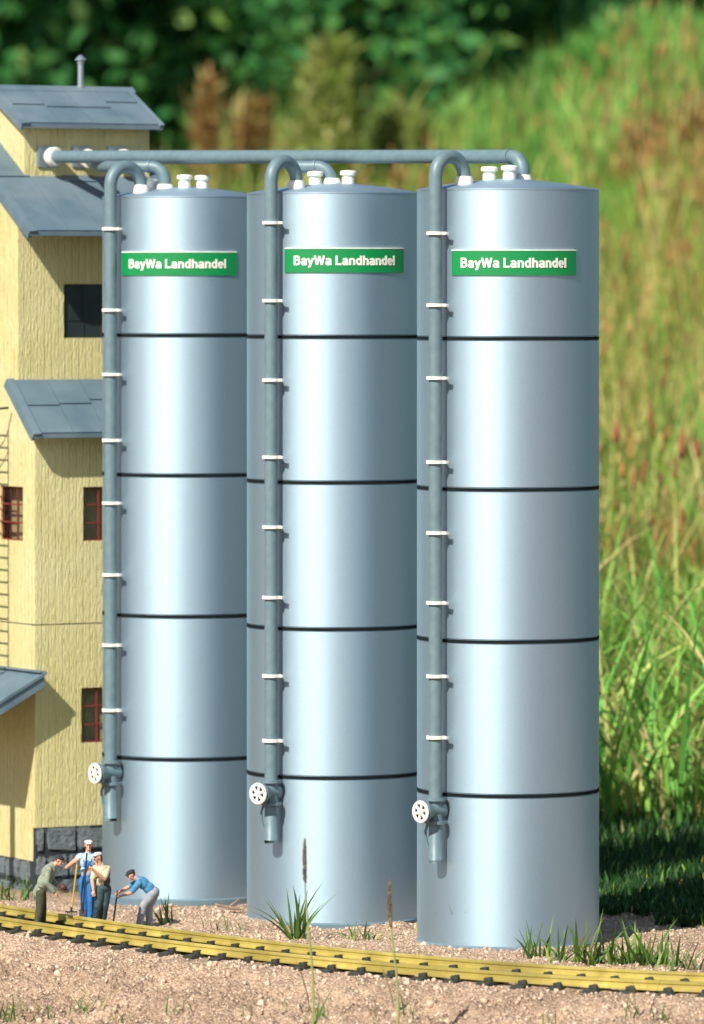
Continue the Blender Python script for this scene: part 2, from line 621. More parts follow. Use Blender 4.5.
def make_silo():
    t = empty('grain_silo')
    w_ = MB()
    prof = [(RAD, -25)]
    for b in sorted(BANDS):
        prof += [(RAD, b - 2.6), (RAD - 0.9, b - 2.2), (RAD - 0.9, b + 2.2), (RAD, b + 2.6)]
    prof += [(RAD, RIM)]
    w_.lathe(prof, seg=128)
    w_.build('silo_wall', M['silo'], t, True, 30)
    for b in BANDS:
        MB().lathe([(RAD - 0.6, b - 1.6), (RAD + 0.15, b - 1.6), (RAD + 0.15, b + 1.6), (RAD - 0.6, b + 1.6)], seg=128, closed=True).build('band', M['band'], t, True, 30)
    r_ = MB()
    r_.lathe([(RAD + 0.5, RIM - 1.2), (RAD + 0.6, RIM), (RAD - 0.4, RIM + 0.8), (70, RIM + 4.4), (40, RIM + 8.4), (12, RIM + 11.2), (0.01, RIM + 11.5)], seg=128)
    r_.build('silo_roof', M['silo'], t, True, 35)
    MB().lathe([(RAD + 2.0, -30), (RAD + 2.0, -3.5), (RAD + 0.3, -2)], seg=96).build('foot_ring', M['silo_foot'], t, True, 30)
    # sign bent round the wall
    c, hw = R(48.9), 66.5
    n = 36
    rs = RAD + 1.6
    z0, z1 = 659.5, 684.8
    ang = hw / RAD

    def plate(mb, x0, x1, za, zb, ra, rb):
        vs, fs = [], []
        for i in range(n + 1):
            x = x0 + (x1 - x0) * i / n
            for (r, z) in ((ra, za), (rb, za), (rb, zb), (ra, zb)):
                a = c + x / RAD
                vs.append((r * math.sin(a), -r * math.cos(a), z))
        for i in range(n):
            for k in range(4):
                fs.append((i * 4 + k, i * 4 + (k + 1) % 4, (i + 1) * 4 + (k + 1) % 4, (i + 1) * 4 + k))
        fs += [(0, 1, 2, 3), (n * 4 + 3, n * 4 + 2, n * 4 + 1, n * 4)]
        mb.add(vs, fs)
    sg = MB()
    plate(sg, -hw, hw, z0, z1 - 1.2, RAD + 0.1, rs)
    sgo = sg.build('sign', M['sign'], t, True, 30)
    ed = MB()
    plate(ed, -hw, hw, z1 - 1.1, z1, RAD + 0.1, rs + 0.3)
    ed.build('sign_edge', M['white'], sgo, True, 30)
    TV, TF = lettering('BayWa Landhandel')
    W = 109.0
    xm = max(v[0] for v in TV)
    mb = MB()
    out = []
    for depth in (0.5, -0.3):
        for (x, y, ly) in TV:
            rr = rs + depth + 0.04 * ly
            a = c + (x / xm * W - W / 2 - 1.5) / RAD
            out.append((rr * math.sin(a), -rr * math.cos(a), 666.9 + y * 0.98))
    nT = len(TV)
    fs = list(TF) + [tuple(i + nT for i in reversed(f)) for f in TF]
    for f in TF:
        fs += [(f[0], f[3], f[3] + nT, f[0] + nT), (f[1], f[2], f[2] + nT, f[1] + nT)]
    mb.add(out, fs)
    mb.build('lettering', M['white'], sgo)
    # discharge pipe: up out of the roof, over, down the wall
    pts = []
    pts.append((0, -62.5, RIM + 6))
    pts.append((0, -62.5, 778))
    pts.append((0, -PIPE_R, 778))
    rr_ = (PIPE_R - 62.5) / 2
    path = [(0, -62.5, RIM + 4), (0, -62.5, 757)]
    for k in range(1, 19):
        a = math.pi * k / 18
        path.append((0, -62.5 - rr_ + rr_ * math.cos(a), 757 + rr_ * math.sin(a)))
    path += [(0, -PIPE_R, z) for z in (600, 400, 200, 140)]
    dp = MB()
    dp.tube(path, PR, 28, caps=False)
    dp.tube([(0, -PIPE_R, 140), (0, -PIPE_R, 79)], PR, 28, caps=False)
    dp.tube([(0, -PIPE_R, 82), (0, -PIPE_R, 79), (0, -PIPE_R, 78.9), (0, -PIPE_R, 96)], [PR, PR, PR - 1, PR - 1], 28, caps=False)
    dpo = dp.build('discharge_pipe', M['pipe'], t, True, 50)
    s_ = MB()
    s_.lathe([(9.2, RIM + 2), (9.2, RIM + 9), (7.6, RIM + 13), (7.0, RIM + 13)], origin=(0, -62.5, 0), seg=28)
    s_.build('roof_socket', M['white'], t, True, 30)
    for z in (701, 630, 558, 475, 405, 336, 263.5, 203):
        cl = MB()
        cl.lathe([(PR + 0.1, z - 1.6), (PR + 2.6, z - 1.6), (PR + 2.6, z + 1.6), (PR + 0.1, z + 1.6)], origin=(0, -PIPE_R, 0), seg=24, closed=True)
        cl.box(-3.2, 3.2, -PIPE_R + PR + 1.4, -RAD + 0.6, z - 1.5, z + 1.5)
        cl.box(PR + 1.2, PR + 7.5, -PIPE_R + 0.5, -PIPE_R + 4.0, z - 1.3, z + 1.3)
        cl.build('pipe_clamp', M['white'], dpo, True, 30)
    for z in (142, 119):
        cl = MB()
        cl.lathe([(PR + 0.1, z - 1.5), (PR + 3.4, z - 1.5), (PR + 3.4, z + 1.5), (PR + 0.1, z + 1.5)], origin=(0, -PIPE_R, 0), seg=24, closed=True)
        cl.box(-5, 5, -PIPE_R + PR + 1.4, -RAD + 0.6, z - 1.4, z + 1.4)
        cl.build('pipe_flange', M['pipe'], dpo, True, 30)
    vb = MB()
    vb.lathe([(7.6, -6), (7.4, 4), (6.6, 10), (8.2, 14), (10.6, 19), (11.2, 21.5), (8, 22)], origin=(0, -PIPE_R + 3.5, 130.5), axis=(0, -1, 0.0), seg=28)
    vb.build('valve_body', M['pipe'], dpo, True, 35)
    hw_ = MB()
    o0 = Vector((0, -PIPE_R - 21, 130.5))
    pr = [(9.4 + 1.9 * math.cos(a), 1.5 * math.sin(a)) for a in [2 * math.pi * k / 10 for k in range(10)]]
    hw_.lathe(pr, origin=o0, axis=(0, -1, 0), seg=36, closed=True)
    hw_.lathe([(3.4, -3), (3.4, 1.2), (2.4, 2.0)], origin=o0, axis=(0, -1, 0), seg=16)
    for k in range(6):
        a = math.pi * k / 3 + 0.3
        hw_.tube([o0 + Vector((2.5 * math.cos(a), 0, 2.5 * math.sin(a))), o0 + Vector((9.3 * math.cos(a), 0, 9.3 * math.sin(a)))], [1.35, 1.7], 8)
    hw_.build('handwheel', M['white'], dpo, True, 40)
    lv = MB()
    lv.tube([(-PR + 1, -PIPE_R - 5, 118), (-PR - 1.5, -PIPE_R - 6, 110), (-PR - 1.5, -PIPE_R - 5, 102), (-PR - 0.5, -PIPE_R - 4, 95)], [1.4, 1.2, 1.2, 1.6], 8)
    lv.build('lever', M['pipe'], dpo, True, 40)
    return t


SILO = [((-178, 466), -50.5), ((-18, 224), -39), ((156, 0), -45.5)]
silo_labels = ['leftmost silver silo with green sign, standing closest to the yellow building',
               'middle silver silo with green sign, standing between the other two silos',
               'rightmost and nearest silver silo with green sign, beside the meadow']
proto = make_silo()
silos = []
CLAMP_Z = [[640 + (295 - y) / f for y in ys] for f, ys in (
    (0.939, (228.5, 310, 374.5, 440.5, 503.5, 575.5, 645.5, 710.5)),
    (0.976, (222.5, 300.5, 380, 457, 527, 597.5, 675.5, 740)),
    (1.012, (233, 305, 378, 462, 533, 603, 676, 737)))]
for i, ((sx_, sy_), rz) in enumerate(SILO):
    o = proto if i == 0 else copy_tree(proto)
    o.location = (sx_ * S, sy_ * S, 0)
    o.rotation_euler = (0, 0, R(rz))
    tag(o, silo_labels[i], 'silo', 'silver grain silos with green signs in a row')
    for ch_ in o.children:
        nm_ = ch_.name.split('.')[0]
        if nm_ == 'sign':
            ch_.location.z = (1.5, 3.6, 0.0)[i] * S
            ch_.rotation_euler = (0, 0, R((-3.5, -1.5, 0.0)[i]))
        if nm_ == 'discharge_pipe':
            cls = sorted([c for c in ch_.children if c.name.startswith('pipe_clamp')], key=lambda c: c.name)
            for q_, c in enumerate(cls):
                c.location.z = (CLAMP_Z[i][q_] - CLAMP_Z[2][q_]) * S
    silos.append(o)


def roof_z(r):
    return RIM + 11.4 * (1 - r / RAD)


def vent(parent, wx, wy, rz, part='vent_cap'):
    a = -R(rz)
    lx, ly = wx * math.cos(a) - wy * math.sin(a), wx * math.sin(a) + wy * math.cos(a)
    z = roof_z(math.hypot(lx, ly)) - 2
    if part == 'vent_cap':
        MB().lathe([(6.6, 0), (6.6, 9), (5.9, 9.4), (6.0, 11.0), (8.4, 12.2), (8.6, 15.2), (7.4, 16.4), (0.01, 17.2)], origin=(lx, ly, z), seg=32).build(part, M['white'], parent, True, 35)
    else:
        MB().lathe([(9.2, 0), (9.2, 4.5), (7.8, 8.0), (7.0, 8.0)], origin=(lx, ly, z), seg=32).build(part, M['white'], parent, True, 35)


INLET = [(-23, -10), (-3, -10), (15, 4)]          # offsets from each silo's centre, world axes
VENTS = [[(-2, -14), (17, -8), (-40, 26)], [(-20, -14), (14, -10)], [(-19, -12), (1, -14)]]
for i, s in enumerate(silos):
    rz = SILO[i][1]
    vent(s, *INLET[i], rz, part='inlet_socket')
    for vx, vy in VENTS[i]:
        vent(s, vx, vy, rz)

# ------------------------------------------------------------------ building
BTH = R(30)
CL = Vector((-346.6, 560))
Un, Nn = Vector((math.cos(BTH), math.sin(BTH))), Vector((math.sin(BTH), -math.cos(BTH)))
NL = 42.0
BO = CL - Nn * NL


def bxy(u, n):
    return BO + Un * u + Nn * n


def bz(y, u, n):
    """height (mm) of the point of the building that stands at (u, n) and shows at image row y"""
    d = CAM_D + bxy(u, n).y
    return CAM_H + (295 - y) * d / CAM_D


B = empty('mill_building', (BO.x, BO.y, 0), BTH)
tag(B, 'tall yellow boarded mill building with grey sheet roofs, left of the silos', 'building')
# local coordinates: (u, -n, z)


def wall_cells(mb, u0, u1, z0, z1, n, th, holes, side=False):
    """boarded wall panel with real openings; side=True runs along n at u = n-argument"""
    us = sorted(set([u0, u1] + [h[0] for h in holes] + [h[1] for h in holes]))
    zs = sorted(set([z0, z1] + [h[2] for h in holes] + [h[3] for h in holes]))
    for a, b in zip(us, us[1:]):
        for c, d in zip(zs, zs[1:]):
            cu_, cz_ = (a + b) / 2, (c + d) / 2
            if any(h[0] < cu_ < h[1] and h[2] < cz_ < h[3] for h in holes):
                continue
            if side:
                mb.box(n, n + th, -b, -a, c, d)
            else:
                mb.box(a, b, -n, -n + th, c, d)


UL = 196.0                      # length of the wall
NB = -275.0                     # back wall
ze_main = bz(231.5, -10, 50)      # main eave
MS = 0.63
NT = -49.0
NR = -117.0
zr = ze_main + MS * (50 - NR)
z_under0 = ze_main + MS * 50 - 4
shed_top = bz(380, 0, 0)
shed_bot = bz(434, 0, 66)
z_shed_w = shed_bot + (shed_top - shed_bot) * (66 - NL) / 66
z_seam = bz(625, 0, NL)
z_st = bz(828, 0, NL)
wins_up = [(57, 108, bz(338, 57, 0), bz(284, 57, 0))]
wins_lo = [(59.5, 100, bz(541, 59, NL), bz(487, 59, NL)), (57, 98, bz(743, 57, NL), bz(688, 57, NL))]
wins_sd = [(-42, 13, bz(541, 0, 13), bz(487, 0, 13))]

wl = MB()
wall_cells(wl, 5.0, UL, z_shed_w + 15, z_under0, 0, 5, wins_up)
wl.build('upper_wall', M['stucco'], B)
wl = MB()
wall_cells(wl, 0, UL, z_seam + 0.6, z_shed_w - 5, NL, 5, [wins_lo[0]])
wall_cells(wl, 0, UL, z_st, z_seam - 0.6, NL, 5, [wins_lo[1]])
wl.build('lower_wall', M['stucco'], B)
wl = MB()
wall_cells(wl, NB, NL - 5, z_seam + 0.6, z_shed_w - 5, 0, 5, wins_sd, side=True)
wall_cells(wl, NB, 0, z_shed_w - 5, z_under0, 0, 5, [], side=True)
zst_side = bz(860, 0, 20)
wall_cells(wl, NB, NL - 5, zst_side, z_seam - 0.6, 0, 5, [], side=True)
# triangle closing the side under the shed roof, and the gable
wl.prism([(0, 0, z_shed_w - 5), (0, -NL + 5, z_shed_w - 5), (0, 0, z_shed_w + 16)], (5, 0, 0))
wl.prism([(0, 0, z_under0), (0, -NR, zr - 4), (0, -2 * NR, z_under0)], (5, 0, 0))
wl.build('side_wall', M['stucco'], B)
wl = MB()
wall_cells(wl, NB, NL - 5, -40, z_shed_w - 5, UL - 5, 5, [], side=True)
wall_cells(wl, NB, 0, z_shed_w - 5, z_under0, UL - 5, 5, [], side=True)
wl.prism([(UL - 5, 0, z_under0), (UL - 5, -NR, zr - 4), (UL - 5, -2 * NR, z_under0)], (5, 0, 0))
wl.box(0, UL, -NB, -NB + 5, -40, z_under0 - 30)
wl.build('rear_wall', M['stucco'], B)
sm = MB()
sm.box(-0.5, UL, -NL + 0.6, -NL + 4, z_seam - 0.8, z_seam + 0.8)
sm.box(0.6, 4, -NL + 4, -NB, z_seam - 0.8, z_seam + 0.8)
sm.build('wall_seam', M['mortar'], B)


def ragged_stone(mb_m, mb_s, u0, u1, z0, z1, n, side=False, seed=1):
    rd = random.Random(seed)
    rows = max(1, int(round((z1 - z0) / 30)))
    zc = z0
    for r in range(rows):
        h = (z1 - z0) / rows
        u = u0 - rd.uniform(0, 12)
        while u < u1:
            ww = rd.uniform(20, 44)
            a, b = max(u, u0) + 0.8, min(u + ww, u1) - 0.8
            if b - a > 4:
                za, zb = zc + 0.8 + rd.uniform(0, 2.2), zc + h - 0.8 - (rd.uniform(0, 2.2) if r < rows - 1 else 0)
                bm = bmesh.new()
                bmesh.ops.create_cube(bm, size=1)
                for q_ in bm.verts:
                    q_.co = Vector(((a + b) / 2 + q_.co.x * (b - a), q_.co.y * 5, (za + zb) / 2 + q_.co.z * (zb - za)))
                for q_ in bm.verts:
                    q_.co.x += rd.uniform(-1, 1) * 1.6
                    q_.co.z += rd.uniform(-1, 1) * 1.6
                bmesh.ops.bevel(bm, geom=bm.edges[:], offset=2.2, segments=2, affect='EDGES')
                bmesh.ops.subdivide_edges(bm, edges=bm.edges[:], cuts=1, use_grid_fill=True)
                for q_ in bm.verts:
                    nn = noise.noise_vector(Vector((q_.co.x / 9 + seed, q_.co.z / 9, r * 3.1))) * 1.4
                    q_.co += nn
                    if side:
                        q_.co = Vector((n + 0.5 + q_.co.y, -q_.co.x, q_.co.z))
                    else:
                        q_.co = Vector((q_.co.x, -n + 0.5 + q_.co.y, q_.co.z))
                mb_s.bm(bm)
            u += ww
        zc += h
    if side:
        mb_m.box(n + 0.4, n + 6, -u1, -u0, z0 - 10, z1)
    else:
        mb_m.box(u0, u1, -n + 0.4, -n + 6, z0 - 10, z1)


mm, ms_ = MB(), MB()
ragged_stone(mm, ms_, 0.5, UL, -28, z_st, NL, False, 3)
ragged_stone(mm, ms_, NB, NL - 6, -28, zst_side, 0, True, 5)
fo = mm.build('foundation', M['mortar'], B)
ms_.build('stone_facing', M['stone'], fo, True, 60)


def roof_slab(name, uA, uB, nA, zA, nB, zB, th=4.5, panels=None, seed=0, parent=None, fascia=9):
    """sheet roof running from the upper line (nA, zA) to the eave (nB, zB), with lapped sheets and a rolled rake"""
    mb = MB()
    pts = [(uA, -nA, zA), (uA, -nB, zB), (uA, -nB, zB - th), (uA, -nA, zA - th)]
    mb.prism(pts, (uB - uA, 0, 0))
    o = mb.build(name, M['roof'], parent or B)
    L_ = math.hypot(nB - nA, zB - zA)
    dn, dz = (nB - nA) / L_, (zB - zA) / L_
    up = Vector((0, -dz * (-1) * 0, 0))
    nv = Vector((0, dz * 1.0, dn)) if dn > 0 else Vector((0, -dz, -dn))
    nv.normalize()
    if nv.z < 0:
        nv = -nv

    def P(u, l, h):
        base = Vector((u, -(nA + dn * l), zA + dz * l))
        return base + nv * h
    sh = MB()
    rd = random.Random(seed)
    u = uA + 9
    colw = (uB - uA - 14) / max(1, round((uB - uA) / 46))
    while u < uB - 8:
        u2 = min(u + colw - 0.9, uB - 5)
        cuts = sorted([0.0, L_ * rd.uniform(0.35, 0.65), L_])
        for l0, l1 in zip(cuts, cuts[1:]):
            a, b = l0 + 0.3, l1 - 0.7
            vs = [P(u, a, 0.2), P(u2, a, 0.2), P(u2, b, 0.2), P(u, b, 0.2), P(u, a, 0.6), P(u2, a, 0.6), P(u2, b, 1.6), P(u, b, 1.6)]
            sh.add(vs, [(0, 1, 2, 3), (4, 7, 6, 5), (0, 4, 5, 1), (1, 5, 6, 2), (2, 6, 7, 3), (3, 7, 4, 0)])
        u += colw
    sh.build('roof_sheet', M['roof'], o)
    for ua, ub in ((uA - 1.5, uA + 7.5), (uB - 4, uB + 1.5)):
        rk = MB()
        vs = [P(ua, -0.5, -fascia), P(ub, -0.5, -fascia * 0.2), P(ub, L_ + 1.5, -fascia * 0.2), P(ua, L_ + 1.5, -fascia),
              P(ua, -0.5, 1.4), P(ub, -0.5, 2.2), P(ub, L_ + 1.5, 2.2), P(ua, L_ + 1.5, 1.4)]
        rk.add(vs, [(0, 1, 2, 3), (4, 7, 6, 5), (0, 4, 5, 1), (1, 5, 6, 2), (2, 6, 7, 3), (3, 7, 4, 0)])
        rk.build('verge_trim', M['roof'], o)
    return o


# main roof
roof_slab('main_roof', -10, 205, NR, zr, 50, ze_main, seed=4)
mbk = MB()
mbk.prism([(-10, -NR, zr), (-10, -2 * NR + 50, ze_main), (-10, -2 * NR + 50, ze_main - 4.5), (-10, -NR, zr - 4.5)], (215, 0, 0))
mbk.build('rear_roof', M['roof'], B)
# shed roof over the step of the wall
so_ = roof_slab('lean_to_roof', -13, 200, 1, shed_top, 66, shed_bot, seed=9)

# turret
TU0, TU1 = 33.4, 190.0
zt0 = ze_main + MS * (50 - NT) - 6
z_te = bz(123.5, 23, -34)
z_tr = z_te + 43
zt1 = z_te + (z_tr - z_te) * 15 / 83 - 3
tw = MB()
NTB = 2 * NR - NT
tw.box(TU0, TU1, -NT, -NT + 5, zt0, zt1)
tw.box(TU0, TU0 + 5, -NT + 5, -NTB - 5, zt0 - 30, zt1)
tw.box(TU1 - 5, TU1, -NT + 5, -NTB - 5, zt0 - 30, zt1)
tw.box(TU0, TU1, -NTB - 5, -NTB, zt0 - 30, zt1)
for uu in (TU0, TU1 - 5):
    tw.prism([(uu, -NT + 1, zt1), (uu, -NR, z_tr - 4.5), (uu, -NTB - 1, zt1)], (5, 0, 0))
tw.build('turret_wall', M['stucco'], B)
roof_slab('turret_roof', 23.4, 199, NR, z_tr, -34, z_te, seed=12, fascia=8)
mbk = MB()
mbk.prism([(23.4, -NR, z_tr), (23.4, -2 * NR + 34, z_te), (23.4, -2 * NR + 34, z_te - 4.5), (23.4, -NR, z_tr - 4.5)], (180.6, 0, 0))
mbk.build('rear_turret_roof', M['roof'], B)
rc = MB()
rc.prism([(22, -NR - 9, z_tr - 3.4), (22, -NR, z_tr + 2.8), (22, -NR + 9, z_tr - 3.4), (22, -NR, z_tr - 0.4)], (183, 0, 0))
rc.build('ridge_cap', M['roof'], B)
ch = MB()
ch.lathe([(4.6, -6), (4.6, 3), (3.4, 4), (3.3, 32), (3.3, 32.1)], origin=(139, -NR + 1, z_tr), seg=20)
cho = ch.build('chimney', M['galv'], B, True, 40)
cc = MB()
cc.lathe([(6.4, 32), (6.4, 33), (1.8, 37.8), (0.01, 38.2)], origin=(139, -NR + 1, z_tr), seg=20)
cc.lathe([(4.2, 28.5), (4.2, 30.1)], origin=(139, -NR + 1, z_tr), seg=20)
cc.build('chimney_cap', M['galv'], cho, True, 40)


def window(rect, n, side=False, shutter=False):
    a, b, c, d = rect
    f = MB()

    def bx(mb, u0, u1, z0, z1, d0, d1):
        if side:
            mb.box(n + d0, n + d1, -u1, -u0, z0, z1)
        else:
            mb.box(u0, u1, -n + d0, -n + d1, z0, z1)
    if shutter:
        bx(f, a + 0.5, b - 0.5, c + 0.5, d - 0.5, 3.4, 4.4)
        for k in range(1, 3):
            z = c + (d - c) * k / 3
            bx(f, a + 0.6, b - 0.6, z - 0.8, z + 0.8, 2.6, 3.4)
        bx(f, (a + b) / 2 - 0.8, (a + b) / 2 + 0.8, c + 0.6, d - 0.6, 2.4, 3.3)
        f.build('shutter', M['dark'], B)
        return
    t_ = 1.5
    bx(f, a + .2, a + t_, c + .2, d - .2, 2, 4.4)
    bx(f, b - t_, b - .2, c + .2, d - .2, 2, 4.4)
    bx(f, a + t_, b - t_, c + .2, c + t_, 2, 4.4)
    bx(f, a + t_, b - t_, d - t_, d - .2, 2, 4.4)
    for k in (1, 2):
        uu = a + (b - a) * k / 3 if side else a + (b - a) * 0.5
        if side or k == 1:
            bx(f, uu - 0.8, uu + 0.8, c + t_, d - t_, 2.2, 4.2)
        z = c + (d - c) * k / 3
        bx(f, a + t_, b - t_, z - 0.8, z + 0.8, 2.5, 4.0)
    fo_ = f.build('window', M['redframe'], B)
    g_ = MB()
    bx(g_, a + 1, b - 1, c + 1, d - 1, 4.1, 4.9)
    g_.build('pane', M['glass'], fo_)
    ib = MB()
    bx(ib, a - 6, b + 6, c - 10, c + (d - c) * 0.97, 17, 19)
    ib.build('inner_wall', M['stucco'], fo_)


window(wins_up[0], 0, shutter=True)
for w_ in wins_lo:
    window(w_, NL)
window(wins_sd[0], 0, side=True)

# porch roof on the left face
pz = bz(673, 0, 64)
pr_ = MB()
pr_.prism([(-0.5, -66, pz), (-90, -66, pz - 0.53 * 90), (-90, -66, pz - 0.53 * 90 - 15), (-0.5, -66, pz - 15)], (0, 150, 0))
# keep the corner that passes the wall
pr_.build('porch_roof', M['roof'], B)
pt = MB()
pt.prism([(1.5, -68, pz + 2), (-91, -68, pz - 0.53 * 92 + 1.4), (-91, -68, pz - 0.53 * 92 - 2), (1.5, -68, pz - 1.5)], (0, 2, 0))
pt.box(-6, 1.5, -66, 80, pz + 0.3, pz + 2.2)
pt.build('porch_trim', M['roof'], B)
pp = MB()
pp.box(-84, -76, -34, -26, -30, pz - 0.53 * 80 - 12)
pp.build('porch_post', M['wood'], B)
# square plates where the supply pipes leave the turret
FL = []
for px in (47.5, 82, 117):
    # solve u so that the plate shows at image column px
    lo, hi = 0.0, 250.0
    for _ in range(40):
        mid_ = (lo + hi) / 2
        p = bxy(mid_, NT + 3)
        x = 352 + p.x * CAM_D / (CAM_D + p.y)
        lo, hi = (mid_, hi) if x < px else (lo, mid_)
    FL.append(lo)
for u in FL:
    z = bz(157, u, NT)
    MB().box(u - 11.5, u + 11.5, -NT - 2.4, -NT + 1, z - 12, z + 12, 0.8).build('wall_plate', M['galv'], B)

# ladder on the left face
lad = empty('ladder', tuple(bxy(-22, -27)) + (0,), BTH)
tag(lad, 'thin black iron ladder with a top hoop against the side of the yellow building', 'ladder')
lz0, lz1 = bz(668, -15, 0), bz(408, -15, 0)
for nn in (-16, 16):
    MB().tube([(0, nn, lz0), (0, nn, lz1 - 6), (4, nn, lz1 - 1), (16, nn, lz1)], 1.3, 8).build('side_rail', M['iron'], lad, True)
z = lz0 + 6
while z < lz1 - 4:
    MB().tube([(0, -16, z), (0, 16, z)], 0.9, 6).build('rung', M['iron'], lad, True)
    z += 13.5
for zz in (lz1 - 24, lz1 - 2):
    hp = MB()
    hp.tube([(-22 * math.sin(math.pi * k / 10), 16 * math.cos(math.pi * k / 10), zz) for k in range(11)], 0.9, 6)
    hp.build('safety_hoop', M['iron'], lad, True)

# ------------------------------------------------------------------ supply pipes
sup_labels = ['longest blue-grey pipe from the building across to the right silo',
              'blue-grey supply pipe bending down onto the middle silo',
              'short blue-grey supply pipe bending down onto the left silo']
ends = [(2, 156.5, 0), (1, 166.5, 2), (0, 166.5, 1)]       # silo, image row of the run, wall plate
for k in range(3):
    si, yend, fk = ends[k]
    u = FL[fk]
    (sx_, sy_), rz = SILO[si]
    ex, ey = sx_ + INLET[si][0], sy_ + INLET[si][1]
    z_e = CAM_H + (295 - yend) * (CAM_D + ey) / CAM_D
    p0 = bxy(u, NT + 2.4)
    z_s = bz(157 if k == 0 else 159, u, NT)
    t = empty('supply_pipe', (p0.x, p0.y, z_s))
    tag(t, sup_labels[k], 'pipe', 'supply pipes from the building to the silos')
    o3 = Vector((p0.x, p0.y, z_s))
    p1 = bxy(u, NT + 10)
    rp = 7.0 if k == 0 else 6.3
    zt = roof_z(math.hypot(*INLET[si])) + 2
    st = Vector((p1.x + 4, p1.y - 1, z_s))
    if k == 0:
        f2 = fillet([st, (ex, ey, z_e), (ex, ey, zt)], 18.0, 12)
    else:
        w2 = Vector((ex - 42, ey + 12, z_e))
        w1 = st.lerp(w2, 0.3)
        w1.z = CAM_H + (295 - yend) * (CAM_D + w1.y) / CAM_D
        if k == 2:
            way = [w1, w2]
        else:
            def row(x, y, yy):
                return Vector((x, y, CAM_H + (295 - yy) * (CAM_D + y) / CAM_D))
            way = [row(-40, 372, 157.5), row(-44, 302, yend), w2]
        f2 = [st] + fillet([way[0].lerp(st, 0.5)] + way + [(ex, ey, z_e)], 9.0, 6)[:-1]
        f2 = f2 + fillet([f2[-1], (ex, ey, z_e), (ex, ey, zt)], 16.0, 12)[1:]
    body = [Vector((p0.x, p0.y, z_s)), st]
    pts = [q_ - o3 for q_ in [body[0]] + f2]
    MB().tube(pts, rp, 28).build('pipe_run', M['pipe'], t, True, 60)
    ax = (f2[1] - body[1]).normalized()
    MB().lathe([(8.0, 2), (10.6, 2), (10.8, 9), (9.4, 12), (rp + 0.2, 12)], origin=(pts[1] - ax * 6), axis=ax, seg=28).build('collar', M['white'], t, True, 40)
    # joint ring before the bend
    nb = len(f2) - 14
    ax = (f2[nb] - f2[nb - 1]).normalized()
    b_ = f2[nb] - o3 - ax * 2
    MB().lathe([(rp + 0.2, -1), (rp + 0.9, -1), (rp + 0.9, 1), (rp + 0.2, 1)], origin=b_, axis=ax, seg=28, closed=True).build('joint_ring', M['pipe'], t, True, 40)

# ------------------------------------------------------------------ track
trk = empty('railway_track', (0, track_y(0), 0))
tag(trk, 'curved model railway track with yellow brass rails on dark sleepers', 'railway track')
OFF = Vector((0, -track_y(0), 0))
arc = []
x = -640.0
while x < 620:
    sl = TB + 2 * TC * x
    arc.append((x, track_y(x), sl))
    x += 9 / math.sqrt(1 + sl * sl)
BANK = 0.055


def rail_point(xx, yy, sl, off):
    L_ = math.sqrt(1 + sl * sl)
    nx_, ny_ = -sl / L_, 1 / L_
    return Vector((xx + nx_ * off, yy + ny_ * off, 0)), Vector((nx_, ny_, 0))


RAILP = [(-3.8, 0), (3.8, 0), (3.8, 1.2), (0.9, 2.6), (0.8, 5.6), (1.9, 6.4), (1.9, 8.6), (1.3, 9.0), (-1.3, 9.0), (-1.9, 8.6), (-1.9, 6.4), (-0.8, 5.6), (-0.9, 2.6), (-3.8, 1.2)]
for off in (0, 50):
    mb = MB()
    vs, fs = [], []
    n = len(RAILP)
    for (xx, yy, sl) in arc:
        c, nn = rail_point(xx, yy, sl, off)
        for (a, h) in RAILP:
            vs.append(c + nn * a + Vector((0, 0, 7.5 + off * BANK + h)) + OFF)
    for i in range(len(arc) - 1):
        for k in range(n):
            fs.append((i * n + k, i * n + (k + 1) % n, (i + 1) * n + (k + 1) % n, (i + 1) * n + k))
    fs += [tuple(range(n)), tuple(len(vs) - 1 - k for k in range(n))]
    mb.add(vs, fs)
    mb.build('rail', M['brass'], trk, True, 30)
jn = MB()
acc, last = 0.0, None
sleepers = []
for i in range(1, len(arc)):
    acc += math.hypot(arc[i][0] - arc[i - 1][0], arc[i][1] - arc[i - 1][1])
    if acc >= 36:
        acc -= 36
        sleepers.append(arc[i])
proto_s = None
for (xx, yy, sl) in sleepers:
    if not -480 < xx < 470:
        continue
    if proto_s is None:
        mb = MB()
        mb.box(-7.5, 7.5, -18, 68, -4, 7.3, 1.2)
        for off in (0, 50):
            for sgn in (-1, 1):
                cy = off + sgn * 5.6
                mb.box(-4.2, 4.2, cy - 1.9, cy + 1.9, 7.0, 10.8, 0.6)
                mb.box(-2.2, 2.2, cy - sgn * 3.4 - 1.6, cy - sgn * 3.4 + 1.6, 9.2, 10.9, 0.3)
        proto_s = mb.build('sleeper', M['sleeper'], trk)
        o = proto_s
    else:
        o = proto_s.copy()
        col.objects.link(o)
        o.parent = trk
    o.location = ((xx + OFF.x) * S, (yy + OFF.y) * S, random.uniform(-0.4, 0.2) * S)
    o.rotation_euler = (BANK, 0, math.atan(sl) + random.uniform(-0.01, 0.01))

# ------------------------------------------------------------------ soil crumbs


def ico():
    bm = bmesh.new()
    bmesh.ops.create_icosphere(bm, subdivisions=1, radius=1)
    bm.verts.index_update()
    v = np.array([q_.co[:] for q_ in bm.verts])
    f = np.array([[q_.index for q_ in fc.verts] for fc in bm.faces])
    bm.free()
    return v, f


